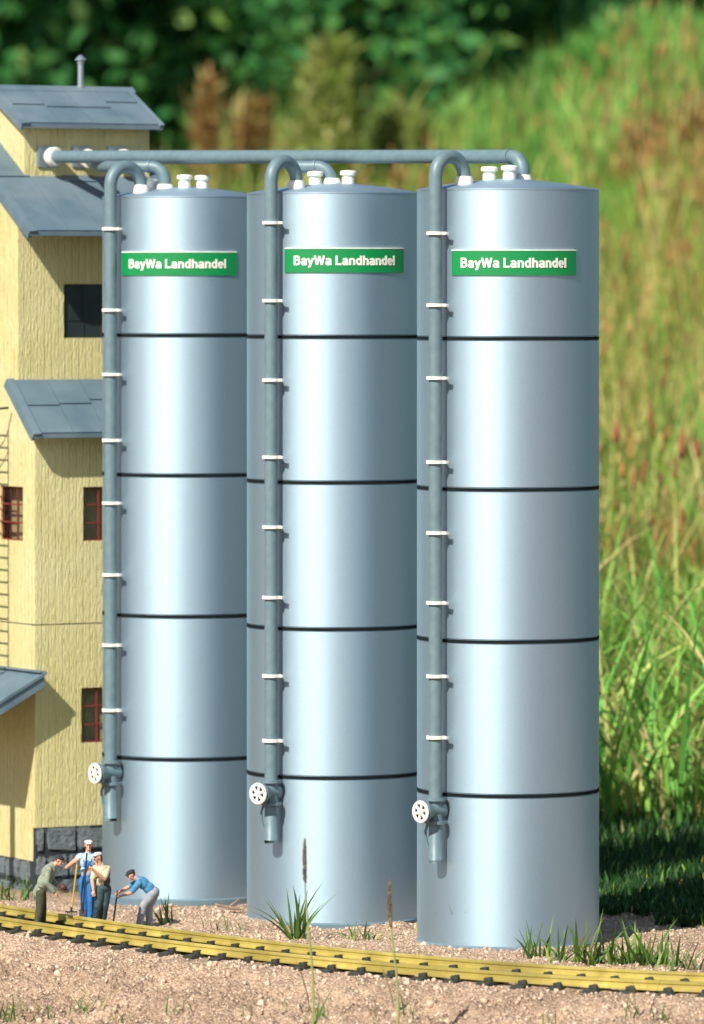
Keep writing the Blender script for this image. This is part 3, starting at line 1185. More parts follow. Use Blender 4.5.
def mesh_np(name, verts, faces, m, colors=None, smooth=False):
    """verts in mm (N,3); faces list of (k, array)"""
    me = bpy.data.meshes.new(name)
    me.vertices.add(len(verts))
    me.vertices.foreach_set('co', (verts * S).astype(np.float32).ravel())
    loops = np.concatenate([f.ravel() for f in faces]).astype(np.int32)
    sizes = np.concatenate([np.full(len(f), f.shape[1]) for f in faces])
    me.loops.add(len(loops))
    me.polygons.add(len(sizes))
    me.loops.foreach_set('vertex_index', loops)
    me.polygons.foreach_set('loop_start', np.concatenate([[0], np.cumsum(sizes)[:-1]]).astype(np.int32))
    me.update(calc_edges=True)
    if colors is not None:
        a = me.color_attributes.new('tint', 'FLOAT_COLOR', 'POINT')
        c4 = np.concatenate([colors, np.ones((len(colors), 1))], 1).astype(np.float32)
        a.data.foreach_set('color', c4.ravel())
    if smooth:
        me.shade_smooth()
    me.materials.append(m)
    o = bpy.data.objects.new(name, me)
    col.objects.link(o)
    return o


iv, if_ = ico()
NC = 34000
V, F = [], []
cnt = 0
for k in range(NC):
    x = RNG.uniform(-520, 480)
    y = RNG.uniform(-800, 380)
    sl = TB + 2 * TC * x
    s = (y - track_y(x)) / math.sqrt(1 + sl * sl)
    if -8 < s < 60:
        continue
    if any((x - c[0][0]) ** 2 + (y - c[0][1]) ** 2 < 95 ** 2 for c in SILO):
        continue
    r = min(4.5, 0.45 + RNG.exponential(0.55))
    if s > 0:
        r *= 0.8
    dv = iv * (1 + RNG.normal(0, 0.24, (len(iv), 1))) * r * RNG.uniform(0.75, 1.2, 3)
    V.append(dv + np.array([x, y, gz(x, y) + r * 0.25]))
    F.append(if_ + cnt)
    cnt += len(iv)
crumbs = mesh_np('soil_crumbs', np.concatenate(V), [np.concatenate(F)], M['crumb'])
tag(crumbs, 'loose pinkish soil crumbs strewn around the track and the silos', 'soil', kind='stuff')


# ------------------------------------------------------------------ grass
def blades(base, length, width, az, lean, curve, colr, seg=4):
    """base (N,3), others (N,); returns verts, [quads, tris], colours"""
    N = len(base)
    d = np.stack([np.cos(az), np.sin(az), np.zeros(N)], 1)
    side_a = az + np.pi / 2 + RNG.normal(0, 0.5, N)
    sd_ = np.stack([np.cos(side_a), np.sin(side_a), np.zeros(N)], 1)
    rows = []
    cur = base.copy()
    ang = lean.copy()
    for k in range(seg + 1):
        t = k / seg
        wdt = width * (1 - t ** 1.6) * (0.75 + 0.5 * min(1, 3 * t)) * 0.5
        if k < seg:
            rows.append(cur - sd_ * wdt[:, None])
            rows.append(cur + sd_ * wdt[:, None])
        else:
            rows.append(cur)
        step = (length / seg)[:, None]
        cur = cur + (d * np.sin(ang)[:, None] + np.array([0, 0, 1]) * np.cos(ang)[:, None]) * step
        ang = ang + curve / seg
    nv = 2 * seg + 1
    V = np.stack(rows, 1).reshape(-1, 3)
    o = (np.arange(N) * nv)[:, None]
    Q = [np.concatenate([o + 2 * k, o + 2 * k + 1, o + 2 * k + 3, o + 2 * k + 2], 1) for k in range(seg - 1)]
    Q = np.concatenate(Q)
    T = np.concatenate([o + 2 * seg - 2, o + 2 * seg - 1, o + 2 * seg], 1)
    C = np.repeat(colr, nv, axis=0)
    return V, [Q, T], C


def pick(palette, wts, n, jit=0.18):
    p = np.array(palette)
    c = p[RNG.choice(len(p), n, p=np.array(wts) / sum(wts))]
    return np.clip(c * (1 + RNG.normal(0, jit, (n, 1))), 0.002, 1)


GREEN = [(0.10, 0.26, 0.03), (0.19, 0.36, 0.045), (0.05, 0.16, 0.03), (0.38, 0.42, 0.09), (0.48, 0.42, 0.16), (0.32, 0.13, 0.05)]


def fld(x, y, s, o):
    return noise.noise(Vector((x / s, y / s, o)))


# meadow behind the silos
N = 120000
Yc = 150 * np.exp(RNG.uniform(0, math.log(17500 / 150), N))
wd = 500 + 0.10 * Yc
Xc = RNG.uniform(-1, 1, N) * wd + 60
keep = ~((Yc < 1500) & (Xc < -120))                     # nothing grows inside the building's yard
keep &= ~((Yc < 700) & (Xc < 60)) & ~((Yc < 420) & (Xc < 270 - 0.15 * Yc + 14 * np.sin(Yc / 23.0))) & ~((Yc < 240) & (Xc < 330 + 20 * np.sin(Yc / 9.0)))
keep &= ~((Xc < 300) & (Yc > 15000))
Xc, Yc = Xc[keep], Yc[keep]
N = len(Xc)
Zc = ground_base(Xc, Yc)
big = np.array([fld(a, b, 420 + 0.02 * b, 3.3) for a, b in zip(Xc, Yc)])
red = np.array([fld(a, b * 0.6, 330 + 0.03 * b, 8.8) for a, b in zip(Xc, Yc)])
Lg = (15 + 10 * sstep(350, 600, Yc) + 200 * sstep(1050, 2200, Yc) + 120 * sstep(3000, 9000, Yc)) * RNG.uniform(0.5, 1.35, N) * (1 + 0.5 * big)
Wd = (3.2 + 3.0 * sstep(800, 6000, Yc) + 6 * sstep(6000, 16000, Yc)) * RNG.uniform(0.6, 1.5, N)
wts_near = pick(GREEN, [4, 6, 1.2, 3.2, 1.4, 0.5], N)
dry = pick([(0.52, 0.42, 0.14), (0.44, 0.43, 0.10), (0.26, 0.34, 0.06), (0.13, 0.27, 0.04), (0.50, 0.30, 0.12)], [3, 3.5, 2.2, 1.6, 0.8], N)
rdc = pick([(0.38, 0.12, 0.05), (0.42, 0.20, 0.07), (0.30, 0.26, 0.06), (0.2, 0.25, 0.05)], [3, 3, 2, 2], N)
far_k = sstep(1800, 4800, Yc)
selr = RNG.uniform(0, 1, N)
C_ = np.where((selr < 0.2 + 0.5 * far_k)[:, None] & (big > -0.25)[:, None], dry, wts_near)
redp = red + 0.30 * sstep(100, 1100, Xc) * sstep(5000, 8500, Yc) - 0.7 * sstep(12000, 15500, Yc)
redmask = (Yc > 2600) & (RNG.uniform(0, 1, N) < np.clip((redp - 0.02) * 1.3, 0.04, 0.6))
C_ = np.where(redmask[:, None], rdc, C_)
shade_mask = (Yc < 1250) & (RNG.uniform(0, 1, N) < 0.93)  # near blades mostly get dark greens, silo shade put into their colour
C_ = np.where(shade_mask[:, None], pick([(0.025, 0.085, 0.02), (0.04, 0.12, 0.025), (0.02, 0.06, 0.015)], [1, 1, 1], N), C_)
dark_far = (Yc > 11500) & (RNG.uniform(0, 1, N) < 0.25 + 0.6 * sstep(11500, 13500, Yc) * sstep(100, 500, Xc))
C_ = np.where(dark_far[:, None], pick([(0.09, 0.30, 0.05), (0.17, 0.40, 0.07), (0.30, 0.42, 0.08)], [1, 1, 1], N), C_)
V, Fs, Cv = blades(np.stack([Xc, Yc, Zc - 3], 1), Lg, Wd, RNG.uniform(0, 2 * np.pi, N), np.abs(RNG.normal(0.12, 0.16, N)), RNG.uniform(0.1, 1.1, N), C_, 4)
N2 = 7000
Y2 = 1150 * np.exp(RNG.uniform(0, math.log(9000 / 1150), N2))
X2 = RNG.uniform(-1, 1, N2) * (450 + 0.1 * Y2) + 120
k2 = ~((Y2 < 1600) & (X2 < 0))
X2, Y2 = X2[k2], Y2[k2]
N2 = len(X2)
V2, F2, C2 = blades(np.stack([X2, Y2, ground_base(X2, Y2) - 3], 1), RNG.uniform(190, 470, N2) * (0.75 + 0.25 * sstep(1200, 3000, Y2)), RNG.uniform(4, 9.5, N2), RNG.uniform(0, 6.28, N2),
                    np.abs(RNG.normal(0.15, 0.15, N2)), RNG.uniform(0.3, 2.1, N2), pick([(0.12, 0.36, 0.06), (0.24, 0.46, 0.08), (0.45, 0.50, 0.14), (0.55, 0.46, 0.2)], [3, 4, 3, 1.5], N2), 6)
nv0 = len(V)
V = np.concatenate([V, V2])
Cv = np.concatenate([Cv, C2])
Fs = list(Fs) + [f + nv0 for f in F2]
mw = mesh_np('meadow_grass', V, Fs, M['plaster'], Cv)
tag(mw, 'tall uncut meadow grass rising on the slope behind the silos', 'grass', kind='stuff')

# sorrel heads and small flowers scattered in the meadow
N = 6500
Yc = 3000 * np.exp(RNG.uniform(0, math.log(17000 / 2600), N))
Xc = RNG.uniform(-0.3, 1, N) * (400 + 0.095 * Yc)
rr = np.array([fld(a, b * 0.6, 330 + 0.03 * b, 8.8) for a, b in zip(Xc, Yc)])
kk = (RNG.uniform(0, 1, N) < 0.5 + 0.5 * sstep(4000, 8000, Yc)) & (rr + 0.35 * sstep(100, 1100, Xc) * sstep(5000, 8500, Yc) - 0.7 * sstep(12000, 15500, Yc) > 0.14 + RNG.normal(0, 0.10, N))
Xc, Yc = Xc[kk], Yc[kk]
N = len(Xc)
V, F, C, cnt = [], [], [], 0
Zg = ground_base(Xc, Yc)
pal = pick([(0.40, 0.16, 0.06), (0.36, 0.13, 0.06), (0.5, 0.36, 0.12), (0.45, 0.42, 0.14)], [3, 2, 3, 1.5], N)
hh = RNG.uniform(160, 400, N)
for k in range(N):
    sc = np.array([3.2, 3.2, 15]) * RNG.uniform(0.5, 1.3) * (1 + Yc[k] / 16000)
    V.append(iv * (1 + RNG.normal(0, 0.25, (len(iv), 1))) * sc + np.array([Xc[k], Yc[k], Zg[k] + hh[k]]))
    F.append(if_ + cnt)
    C.append(np.repeat(pal[k:k + 1], len(iv), 0))
    cnt += len(iv)
so = mesh_np('sorrel_heads', np.concatenate(V), [np.concatenate(F)], M['leaf'], np.concatenate(C))
tag(so, 'rusty red sorrel seed heads scattered through the meadow', 'sorrel', kind='stuff')


def weed(name, x, y, h, nst, spread, pal, lab, cat, head=1.0):
    z = gz(x, y)
    n = nst
    base = np.stack([RNG.normal(0, spread, n), RNG.normal(0, spread, n), np.zeros(n)], 1)
    V, Fs, Cv = blades(base, h * RNG.uniform(0.7, 1.05, n), np.full(n, 14.0), RNG.uniform(0, 6.28, n), np.abs(RNG.normal(0.05, 0.06, n)), RNG.uniform(0, 0.25, n), pick(pal, [1] * len(pal), n))
    nl = nst * (90 if nst > 12 else 60)
    k = RNG.integers(0, n, nl)
    tt = RNG.uniform(0.25, 1.0, nl)
    bs = base[k] * (1.25 - 0.9 * tt)[:, None] + np.stack([RNG.normal(0, 1, nl) * 30 * (1.3 - tt), RNG.normal(0, 1, nl) * 30 * (1.3 - tt), tt * h - 30], 1)
    V2, F2, C2 = blades(bs, RNG.uniform(40, 110, nl) * head, RNG.uniform(10, 24, nl) * head, RNG.uniform(0, 6.28, nl), RNG.uniform(0.2, 1.2, nl), RNG.uniform(0, 0.8, nl), pick(pal, [1] * len(pal), nl), 3)
    o = mesh_np(name, np.concatenate([V, V2]), list(Fs) + [f + len(V) for f in F2], M['plaster'], np.concatenate([Cv, C2]))
    o.location = (x * S, y * S, (z - 4) * S)
    tag(o, lab, cat, 'tall weeds at the far edge of the meadow')


YEL = [(0.36, 0.42, 0.10), (0.26, 0.36, 0.07), (0.42, 0.42, 0.16)]
RUS = [(0.46, 0.27, 0.10), (0.38, 0.20, 0.08), (0.40, 0.36, 0.12)]
LIM = [(0.10, 0.30, 0.05), (0.16, 0.38, 0.07), (0.08, 0.22, 0.04)]


def at(px, d):
    return (px - 352) * d / CAM_D


for (px, top, d, n, sp, pal, lab) in [
        (332, 42, 19500, 34, 62, YEL, 'tall pale yellow-green plume weed above the middle silo'),
        (205, 76, 19500, 8, 16, RUS, 'single rusty plume weed above the left silo'),
        (247, 96, 19800, 10, 46, RUS, 'spreading rusty weed between the rusty and the pale plumes'),
        (398, 112, 19800, 26, 80, YEL, 'low yellowish weed clump over the right edge of the middle silo'),
        (592, 52, 21500, 50, 170, LIM, 'bright green leafy weed clump above the right silo'),
        (655, 15, 22000, 60, 200, LIM, 'large bright green weed clump at the upper right corner'),
        (648, 118, 18600, 11, 120, RUS, 'loose rusty red weed at the upper right, left of the one at the edge'),
        (700, 104, 18300, 11, 110, RUS, 'loose rusty red weed at the right edge under the bright green clump'),
        (505, 100, 21000, 26, 90, LIM, 'small bright green weed clump left of the larger ones')]:
    yy = d - CAM_D
    h_ = CAM_H + (295 - top) * d / CAM_D - gz(at(px, d), yy)
    weed('tall_weed', at(px, d), yy, h_, n, sp, pal, lab, 'weed')


# ------------------------------------------------------------------ trees
def tree(px, d, trunk_h, crown_z, rx, rz_, nleaf, pal, wts, lab, seed):
    rd = random.Random(seed)
    x, y = at(px, d), d - CAM_D
    z0 = gz(x, y) - 30
    t = empty('broadleaf_tree', (x, y, z0))
    tag(t, lab, 'tree', 'dark trees behind the meadow')
    tk = MB()
    p = [Vector((0, 0, 0))]
    for k in range(1, 7):
        p.append(Vector((rd.uniform(-40, 40) * k / 3, rd.uniform(-40, 40) * k / 3, (crown_z + rz_ * 0.5) * k / 6)))
    tk.tube(p, [95 - 12 * k for k in range(7)], 12)
    for b in range(9):
        k = rd.randint(1, 5)
        a = rd.uniform(0, 6.28)
        q0 = p[k]
        L_ = rx * rd.uniform(0.5, 0.9)
        q1 = q0 + Vector((math.cos(a) * L_ * 0.5, math.sin(a) * L_ * 0.5, 180))
        q2 = q0 + Vector((math.cos(a) * L_, math.sin(a) * L_, 460 * rd.uniform(0.5, 1.2)))
        tk.tube([q0, q1, q2], [38, 24, 9], 8)
    tk.build('trunk', M['bark'], t, True)
    ncl = 70
    th = RNG.uniform(0, 2 * np.pi, ncl)
    ph = np.arccos(RNG.uniform(-1, 1, ncl))
    rad = RNG.uniform(0.45, 1.0, ncl)
    cc_ = np.stack([rx * rad * np.sin(ph) * np.cos(th), rx * rad * np.sin(ph) * np.sin(th), crown_z + rz_ * rad * np.cos(ph)], 1)
    k = RNG.integers(0, ncl, nleaf)
    pos = cc_[k] + RNG.normal(0, 1, (nleaf, 3)) * np.array([rx, rx, rz_]) * 0.13
    pos = pos[pos[:, 2] > 60]
    kk = k[:len(pos)]
    n = len(pos)
    clc = pick(pal, wts, ncl, 0.1)
    cr = clc[RNG.integers(0, ncl, n)] * 0.4 + clc[kk] * 0.6
    cr = np.clip(cr * (1 + RNG.normal(0, 0.2, (n, 1))), 0.002, 1)
    a = RNG.normal(0, 1, (n, 3))
    a /= np.linalg.norm(a, axis=1)[:, None]
    b = np.cross(a, RNG.normal(0, 1, (n, 3)))
    b /= np.linalg.norm(b, axis=1)[:, None]
    sz = RNG.uniform(38, 80, n)[:, None]
    V = np.stack([pos - a * sz, pos + b * sz * 0.5, pos + a * sz, pos - b * sz * 0.5], 1).reshape(-1, 3)
    Q = np.arange(n * 4).reshape(-1, 4)
    o = mesh_np('crown', V, [Q], M['leaf'], np.repeat(cr, 4, 0))
    o.parent = t


DK = [(0.03, 0.15, 0.045), (0.05, 0.21, 0.05), (0.12, 0.30, 0.06), (0.28, 0.38, 0.08)]
trees = [(-60, 26500, 900, 1250, 900, 1300, 17000, [3, 4, 2, 1], 'dark green tree at the far left, behind the mill roof', 1),
         (150, 28000, 900, 1350, 950, 1500, 20000, [2, 3, 3, 2], 'lighter olive green tree above the chimney and the left silo', 2),
         (330, 27000, 900, 1300, 900, 1400, 19000, [4, 4, 2, 0.5], 'dark green tree behind the pale plume weed', 3),
         (480, 28500, 900, 1350, 950, 1500, 19000, [5, 4, 1, 0.2], 'darkest green tree at the top centre right', 4),
         (640, 29500, 900, 1400, 1000, 1500, 19000, [5, 3, 1, 0.2], 'dark green tree at the upper right behind the bright weeds', 5),
         (60, 32000, 900, 1700, 1300, 1900, 18000, [5, 3, 1, 0], 'back tree between the far left tree and the olive one', 6),
         (420, 33500, 900, 1800, 1500, 2000, 20000, [5, 3, 1, 0], 'large back tree filling the gap at the top centre', 7),
         (760, 34000, 900, 1800, 1400, 2000, 16000, [5, 3, 1, 0], 'back tree beyond the upper right corner', 8)]
for (px, d, th, cz, rx, rz_, nl, wts, lab, sd_) in trees:
    tree(px, d, th, cz, rx, rz_, nl, DK, wts, lab, sd_)


# ------------------------------------------------------------------ tufts and stalks near the track
FR = [(0.08, 0.17, 0.03), (0.15, 0.26, 0.045), (0.05, 0.12, 0.03), (0.36, 0.34, 0.12)]


def ray_ground(px, py):
    """point on the ground that lies on the photo ray (used once to lay out the tufts)"""
    dirx, dirz = (px - 352) / CAM_D, (295 - py) / CAM_D
    d = 5000.0
    while d < 9000:
        if CAM_H + dirz * d <= ground_z(dirx * d, d - CAM_D):
            break
        d += 4
    return dirx * d, d - CAM_D


def tuft(px, py, n0, L0, L1, wd0, lab, lean=0.35, group='grass tufts by the track', spread=6, pal=FR, biased=None):
    x, y = ray_ground(px, py)
    z = gz(x, y)
    n, wdt = int(n0 * 1.7), wd0 * 0.72
    base = np.stack([RNG.normal(0, spread, n), RNG.normal(0, spread * 0.7, n), np.full(n, -2.0)], 1)
    az = RNG.uniform(0, 6.28, n) if biased is None else RNG.normal(biased, 0.5, n)
    V, Fs, Cv = blades(base, RNG.uniform(L0, L1, n), wdt * RNG.uniform(0.7, 1.3, n), az, np.abs(RNG.normal(lean, 0.22, n)), RNG.uniform(0, 0.8, n), pick(pal, [3, 3, 2, 1.2], n), 5)
    o = mesh_np('grass_tuft', V, Fs, M['plaster'], Cv)
    o.location = (x * S, y * S, z * S)
    tag(o, lab, 'grass tuft', group)


random.seed(3)
T = [
    (296, 940, 12, 35, 78, 4.6, 'broad-bladed green tuft in front of the middle silo behind the rails', 0.45, 4),
    (372, 938, 10, 12, 34, 3.4, 'low tuft with short curved blades between the middle and the right silo', 0.7, 12),
    (350, 941, 5, 10, 24, 2.5, 'tiny tuft just left of the right seed stalk behind the rails', 0.4, 6),
    (232, 932, 6, 12, 24, 2.0, 'thin sparse tuft in front of the gap between left and middle silo', 0.3, 14),
    (205, 930, 4, 14, 28, 2.0, 'thin upright tuft in front of the left silo', 0.15, 8),
    (166, 925, 8, 14, 44, 3.2, 'upright green tuft beside the bending workman in the blue shirt', 0.25, 5),
    (27, 902, 6, 20, 46, 3.0, 'two-bladed upright tuft at the mill foundation beside the man in the jacket', 0.15, 6),
    (8, 903, 10, 14, 46, 3.4, 'leafy tuft at the left edge against the mill foundation', 0.5, 8),
    (458, 946, 7, 40, 84, 3.2, 'long yellowish blades leaning left at the foot of the right silo', 0.6, 4),
    (536, 958, 10, 20, 52, 3.4, 'tuft at the foot of the right silo, left end of the green cluster', 0.35, 8),
    (562, 962, 12, 20, 50, 3.6, 'second tuft from the left in the cluster by the right silo', 0.45, 9),
    (590, 962, 15, 24, 66, 4.6, 'tallest tuft by the right edge of the right silo', 0.4, 9),
    (617, 962, 12, 20, 48, 3.6, 'tuft just right of the tallest one, beside the shadow', 0.5, 10),
    (640, 964, 16, 24, 56, 6.0, 'broad-leaved tuft in the middle of the cluster right of the silo', 0.35, 9),
    (664, 966, 12, 18, 44, 3.6, 'tuft second from the right edge behind the rails', 0.5, 10),
    (690, 968, 12, 20, 42, 3.6, 'tuft at the right edge behind the rails', 0.5, 10),
    (12, 1020, 16, 10, 34, 2.6, 'low grass tuft at the bottom left corner on the soil bank', 0.6, 14),
    (45, 1017, 14, 8, 26, 2.4, 'second low tuft from the left at the bottom edge', 0.7, 16),
    (84, 1012, 12, 10, 32, 2.4, 'third low tuft from the left on the soil bank', 0.6, 10),
    (118, 1018, 8, 8, 22, 2.2, 'fourth low tuft from the left at the bottom edge', 0.5, 10),
    (180, 1016, 6, 10, 26, 2.0, 'small thin tuft at the bottom edge below the left silo', 0.3, 6),
    (262, 1020, 5, 12, 30, 2.0, 'thin tuft at the bottom edge left of the left seed stalk', 0.25, 7),
    (320, 1018, 7, 12, 32, 2.2, 'thin tuft at the foot of the left seed stalk', 0.3, 8),
    (410, 1022, 4, 14, 34, 2.0, 'blades arching right beside the right seed stalk', 0.5, 3),
    (552, 1022, 5, 14, 34, 2.6, 'dark pair of blades at the bottom edge right of centre', 0.25, 4),
    (634, 1020, 6, 18, 48, 2.4, 'slender tuft on the soil below the rails at lower right', 0.35, 5),
    (668, 1022, 7, 14, 36, 2.4, 'last slender tuft on the soil near the bottom right corner', 0.4, 7),
]
for (px, py, n, a, b, wdt, lab, ln, sp) in T:
    tuft(px, py, n, a, b, wdt, lab, ln, spread=sp)


def stalk(px, top, d, lab, headlen):
    x, y = at(px, d), d - CAM_D
    z = gz(x, y)
    z1 = CAM_H + (295 - top) * d / CAM_D
    h = z1 - z
    t = empty('seed_stalk', (x, y, z))
    tag(t, lab, 'grass stalk', 'two tall seed stalks in front of the rails')
    pts = [(4 * math.sin(k * 0.5), 0, -4 + (h + 4) * k / 10) for k in range(11)]
    MB().tube(pts, [1.5 - 0.09 * k for k in range(11)], 8).build('stem', M['stem'], t, True)
    n = 90
    mb = MB()
    rd = random.Random(px)
    for k in range(n):
        f = k / n
        zz = h - headlen * (1 - f) + 6
        rr_ = 1.5 * math.sin(math.pi * min(1, f * 0.9 + 0.12)) ** 0.6 + 0.3
        a = rd.uniform(0, 6.28)
        cx = 4 * math.sin((zz / h) * 5.0)
        p0_ = Vector((cx + math.cos(a) * rr_ * 0.4, math.sin(a) * rr_ * 0.4, zz))
        p1_ = Vector((cx + math.cos(a) * rr_, math.sin(a) * rr_, zz + rd.uniform(3, 6)))
        mb.tube([p0_, (p0_ + p1_) / 2, p1_], [0.3, 1.0, 0.1], 5)
    mb.build('seed_head', M['seed'], t)
    lv = []
    V, Fs, Cv = blades(np.array([[0, 0, h * 0.1], [0, 0, h * 0.3]]), np.array([60.0, 45.0]), np.array([2.6, 2.2]), np.array([0.2, 3.0]), np.array([0.25, 0.2]), np.array([0.4, 0.3]), pick(FR, [1, 1, 1, 1], 2), 5)
    o = mesh_np('blade', V, Fs, M['plaster'], Cv)
    o.parent = t


M['stem'] = mat('green_stem', (0.20, 0.27, 0.08), 0.6, var=(0.28, 0.28, 0.10), vscale=60)
M['seed'] = mat('dark_seed', (0.07, 0.04, 0.03), 0.8, var=(0.16, 0.12, 0.055), vscale=300)
stalk(309, 850, 5330, 'taller dark-headed seed stalk in front of the middle silo', 36)
stalk(394, 890, 5320, 'shorter seed stalk in front of the gap beside the right silo', 40)

NS = 700
xs_ = RNG.uniform(-460, 460, NS)
ys_ = RNG.uniform(-760, 340, NS)
ok_ = []
for k in range(NS):
    s = (ys_[k] - track_y(xs_[k])) / math.sqrt(1 + (TB + 2 * TC * xs_[k]) ** 2)
    ok_.append(not (-22 < s < 72) and all((xs_[k] - c[0][0]) ** 2 + (ys_[k] - c[0][1]) ** 2 > 100 ** 2 for c in SILO))
xs_, ys_ = xs_[ok_], ys_[ok_]
NS = len(xs_)
zb_ = np.array([gz(a, b) + 1.5 for a, b in zip(xs_, ys_)])
V, Fs, Cv = blades(np.stack([xs_, ys_, zb_], 1), RNG.uniform(5, 20, NS), RNG.uniform(0.6, 1.4, NS), RNG.uniform(0, 6.28, NS), RNG.normal(1.45, 0.12, NS), RNG.uniform(-0.2, 0.2, NS),
                   pick([(0.42, 0.30, 0.15), (0.20, 0.12, 0.07), (0.12, 0.08, 0.05), (0.12, 0.20, 0.04)], [3, 2, 2, 1], NS), 3)
lt = mesh_np('plant_litter', V, Fs, M['plaster'], Cv)
tag(lt, 'bits of dry straw and leaf lying on the soil', 'plant litter', kind='stuff')

tw_ = empty('dry_twig', (*ray_ground(232, 912), gz(*ray_ground(232, 912)) + 3))
tag(tw_, 'small dry twig lying in front of the gap between left and middle silo', 'twig')
MB().tube([(-18, 0, 6), (-4, -2, 3), (10, -6, 1)], [1.2, 1.8, 1.0], 8).build('stem', M['twig'], tw_, True)
MB().tube([(-4, -2, 3), (4, -2, 9), (9, 0, 13)], [1.2, 0.9, 0.5], 8).build('side_shoot', M['twig'], tw_, True)


# ------------------------------------------------------------------ workmen
HS = 1000 / 22.5          # human metres to millimetres of the figures


def fused(name, prims, m, parent, voxel=0.011, smooth_it=2):
    """prims: ('c', p0, r0, p1, r1) tapered limb or ('e', centre, (rx, ry, rz), rot) in human metres; fused into ONE continuous surface"""
    bm = bmesh.new()
    for p in prims:
        if p[0] == 'c':
            _, a, ra, b, rb = p
            a, b = Vector(a), Vector(b)
            L_ = (b - a).length
            prof = []
            for k in range(5):
                an = math.pi / 2 * k / 4
                prof.append((max(1e-4, ra * math.sin(an)), -ra * math.cos(an)))
            for k in range(5):
                an = math.pi / 2 * k / 4
                prof.append((max(1e-4, rb * math.cos(an)), L_ + rb * math.sin(an)))
            mb = MB().lathe(prof, origin=a, axis=(b - a), seg=14)
        else:
            _, c, rr_, rot = p
            b2 = bmesh.new()
            bmesh.ops.create_uvsphere(b2, u_segments=18, v_segments=12, radius=1)
            Mx = Matrix.Translation(Vector(c)) @ rot.to_matrix().to_4x4() @ Matrix.Diagonal((*rr_, 1))
            bmesh.ops.transform(b2, matrix=Mx, verts=b2.verts)
            mb = MB().bm(b2)
        o = [bm.verts.new(v) for v in mb.v]
        for f in mb.f:
            try:
                bm.faces.new([o[i] for i in f])
            except ValueError:
                pass
    bmesh.ops.remove_doubles(bm, verts=bm.verts, dist=2e-4)
    bmesh.ops.recalc_face_normals(bm, faces=bm.faces)
    me = bpy.data.meshes.new('tmp')
    bm.to_mesh(me)
    bm.free()
    ob = bpy.data.objects.new('tmp', me)
    col.objects.link(ob)
    md = ob.modifiers.new('r', 'REMESH')
    md.mode = 'VOXEL'
    md.voxel_size = voxel
    ms2 = ob.modifiers.new('s', 'SMOOTH')
    ms2.iterations = smooth_it
    ms2.factor = 0.5
    bpy.context.view_layer.update()
    out = bpy.data.meshes.new_from_object(ob.evaluated_get(bpy.context.evaluated_depsgraph_get()))
    bpy.data.objects.remove(ob)
    out.name = name
    out.transform(Matrix.Scale(HS * S, 4))
    out.materials.clear()
    out.materials.append(m)
    out.shade_smooth()
    o = bpy.data.objects.new(name, out)
    col.objects.link(o)
    o.parent = parent
    return o


def rotm(fwd, up=(0, 0, 1)):
    """rotation whose local -Y is fwd and +Z near up"""
    f = Vector(fwd).normalized()
    y = -f
    x = y.cross(Vector(up)).normalized()
    z = x.cross(y)
    return Matrix((x, y, z)).transposed().to_quaternion()


def hand_prims(wrist, palm_dir, grip_dir, side):
    """palm and five separate fingers curling round a held bar; palm_dir = from wrist to knuckles, grip_dir = where fingers curl"""
    w_, d, g_ = Vector(wrist), Vector(palm_dir).normalized(), Vector(grip_dir).normalized()
    s_ = d.cross(g_).normalized() * side
    out = [('c', w_, 0.028, w_ + d * 0.05, 0.034), ('c', w_ + d * 0.05 - s_ * 0.022, 0.022, w_ + d * 0.05 + s_ * 0.022, 0.022)]
    for k, L_ in enumerate((0.070, 0.082, 0.076, 0.060)):
        b = w_ + d * 0.075 + s_ * (0.033 - 0.022 * k)
        m1 = b + d * L_ * 0.38
        m2 = m1 + (g_ * 0.9 + d * 0.2).normalized() * L_ * 0.38
        m3 = m2 + (g_ * 0.5 - d * 0.85).normalized() * L_ * 0.32
        out += [('c', b - d * 0.02, 0.0105, m1, 0.010), ('c', m1, 0.010, m2, 0.009), ('c', m2, 0.009, m3, 0.008)]
    tb = w_ + d * 0.02 + s_ * 0.026
    t1 = tb + (s_ * 0.8 + d * 0.5 + g_ * 0.3).normalized() * 0.035
    t2 = t1 + (d * 0.4 + g_ * 0.9 - s_ * 0.1).normalized() * 0.035
    out += [('c', tb, 0.014, t1, 0.0125), ('c', t1, 0.0125, t2, 0.010)]
    return out


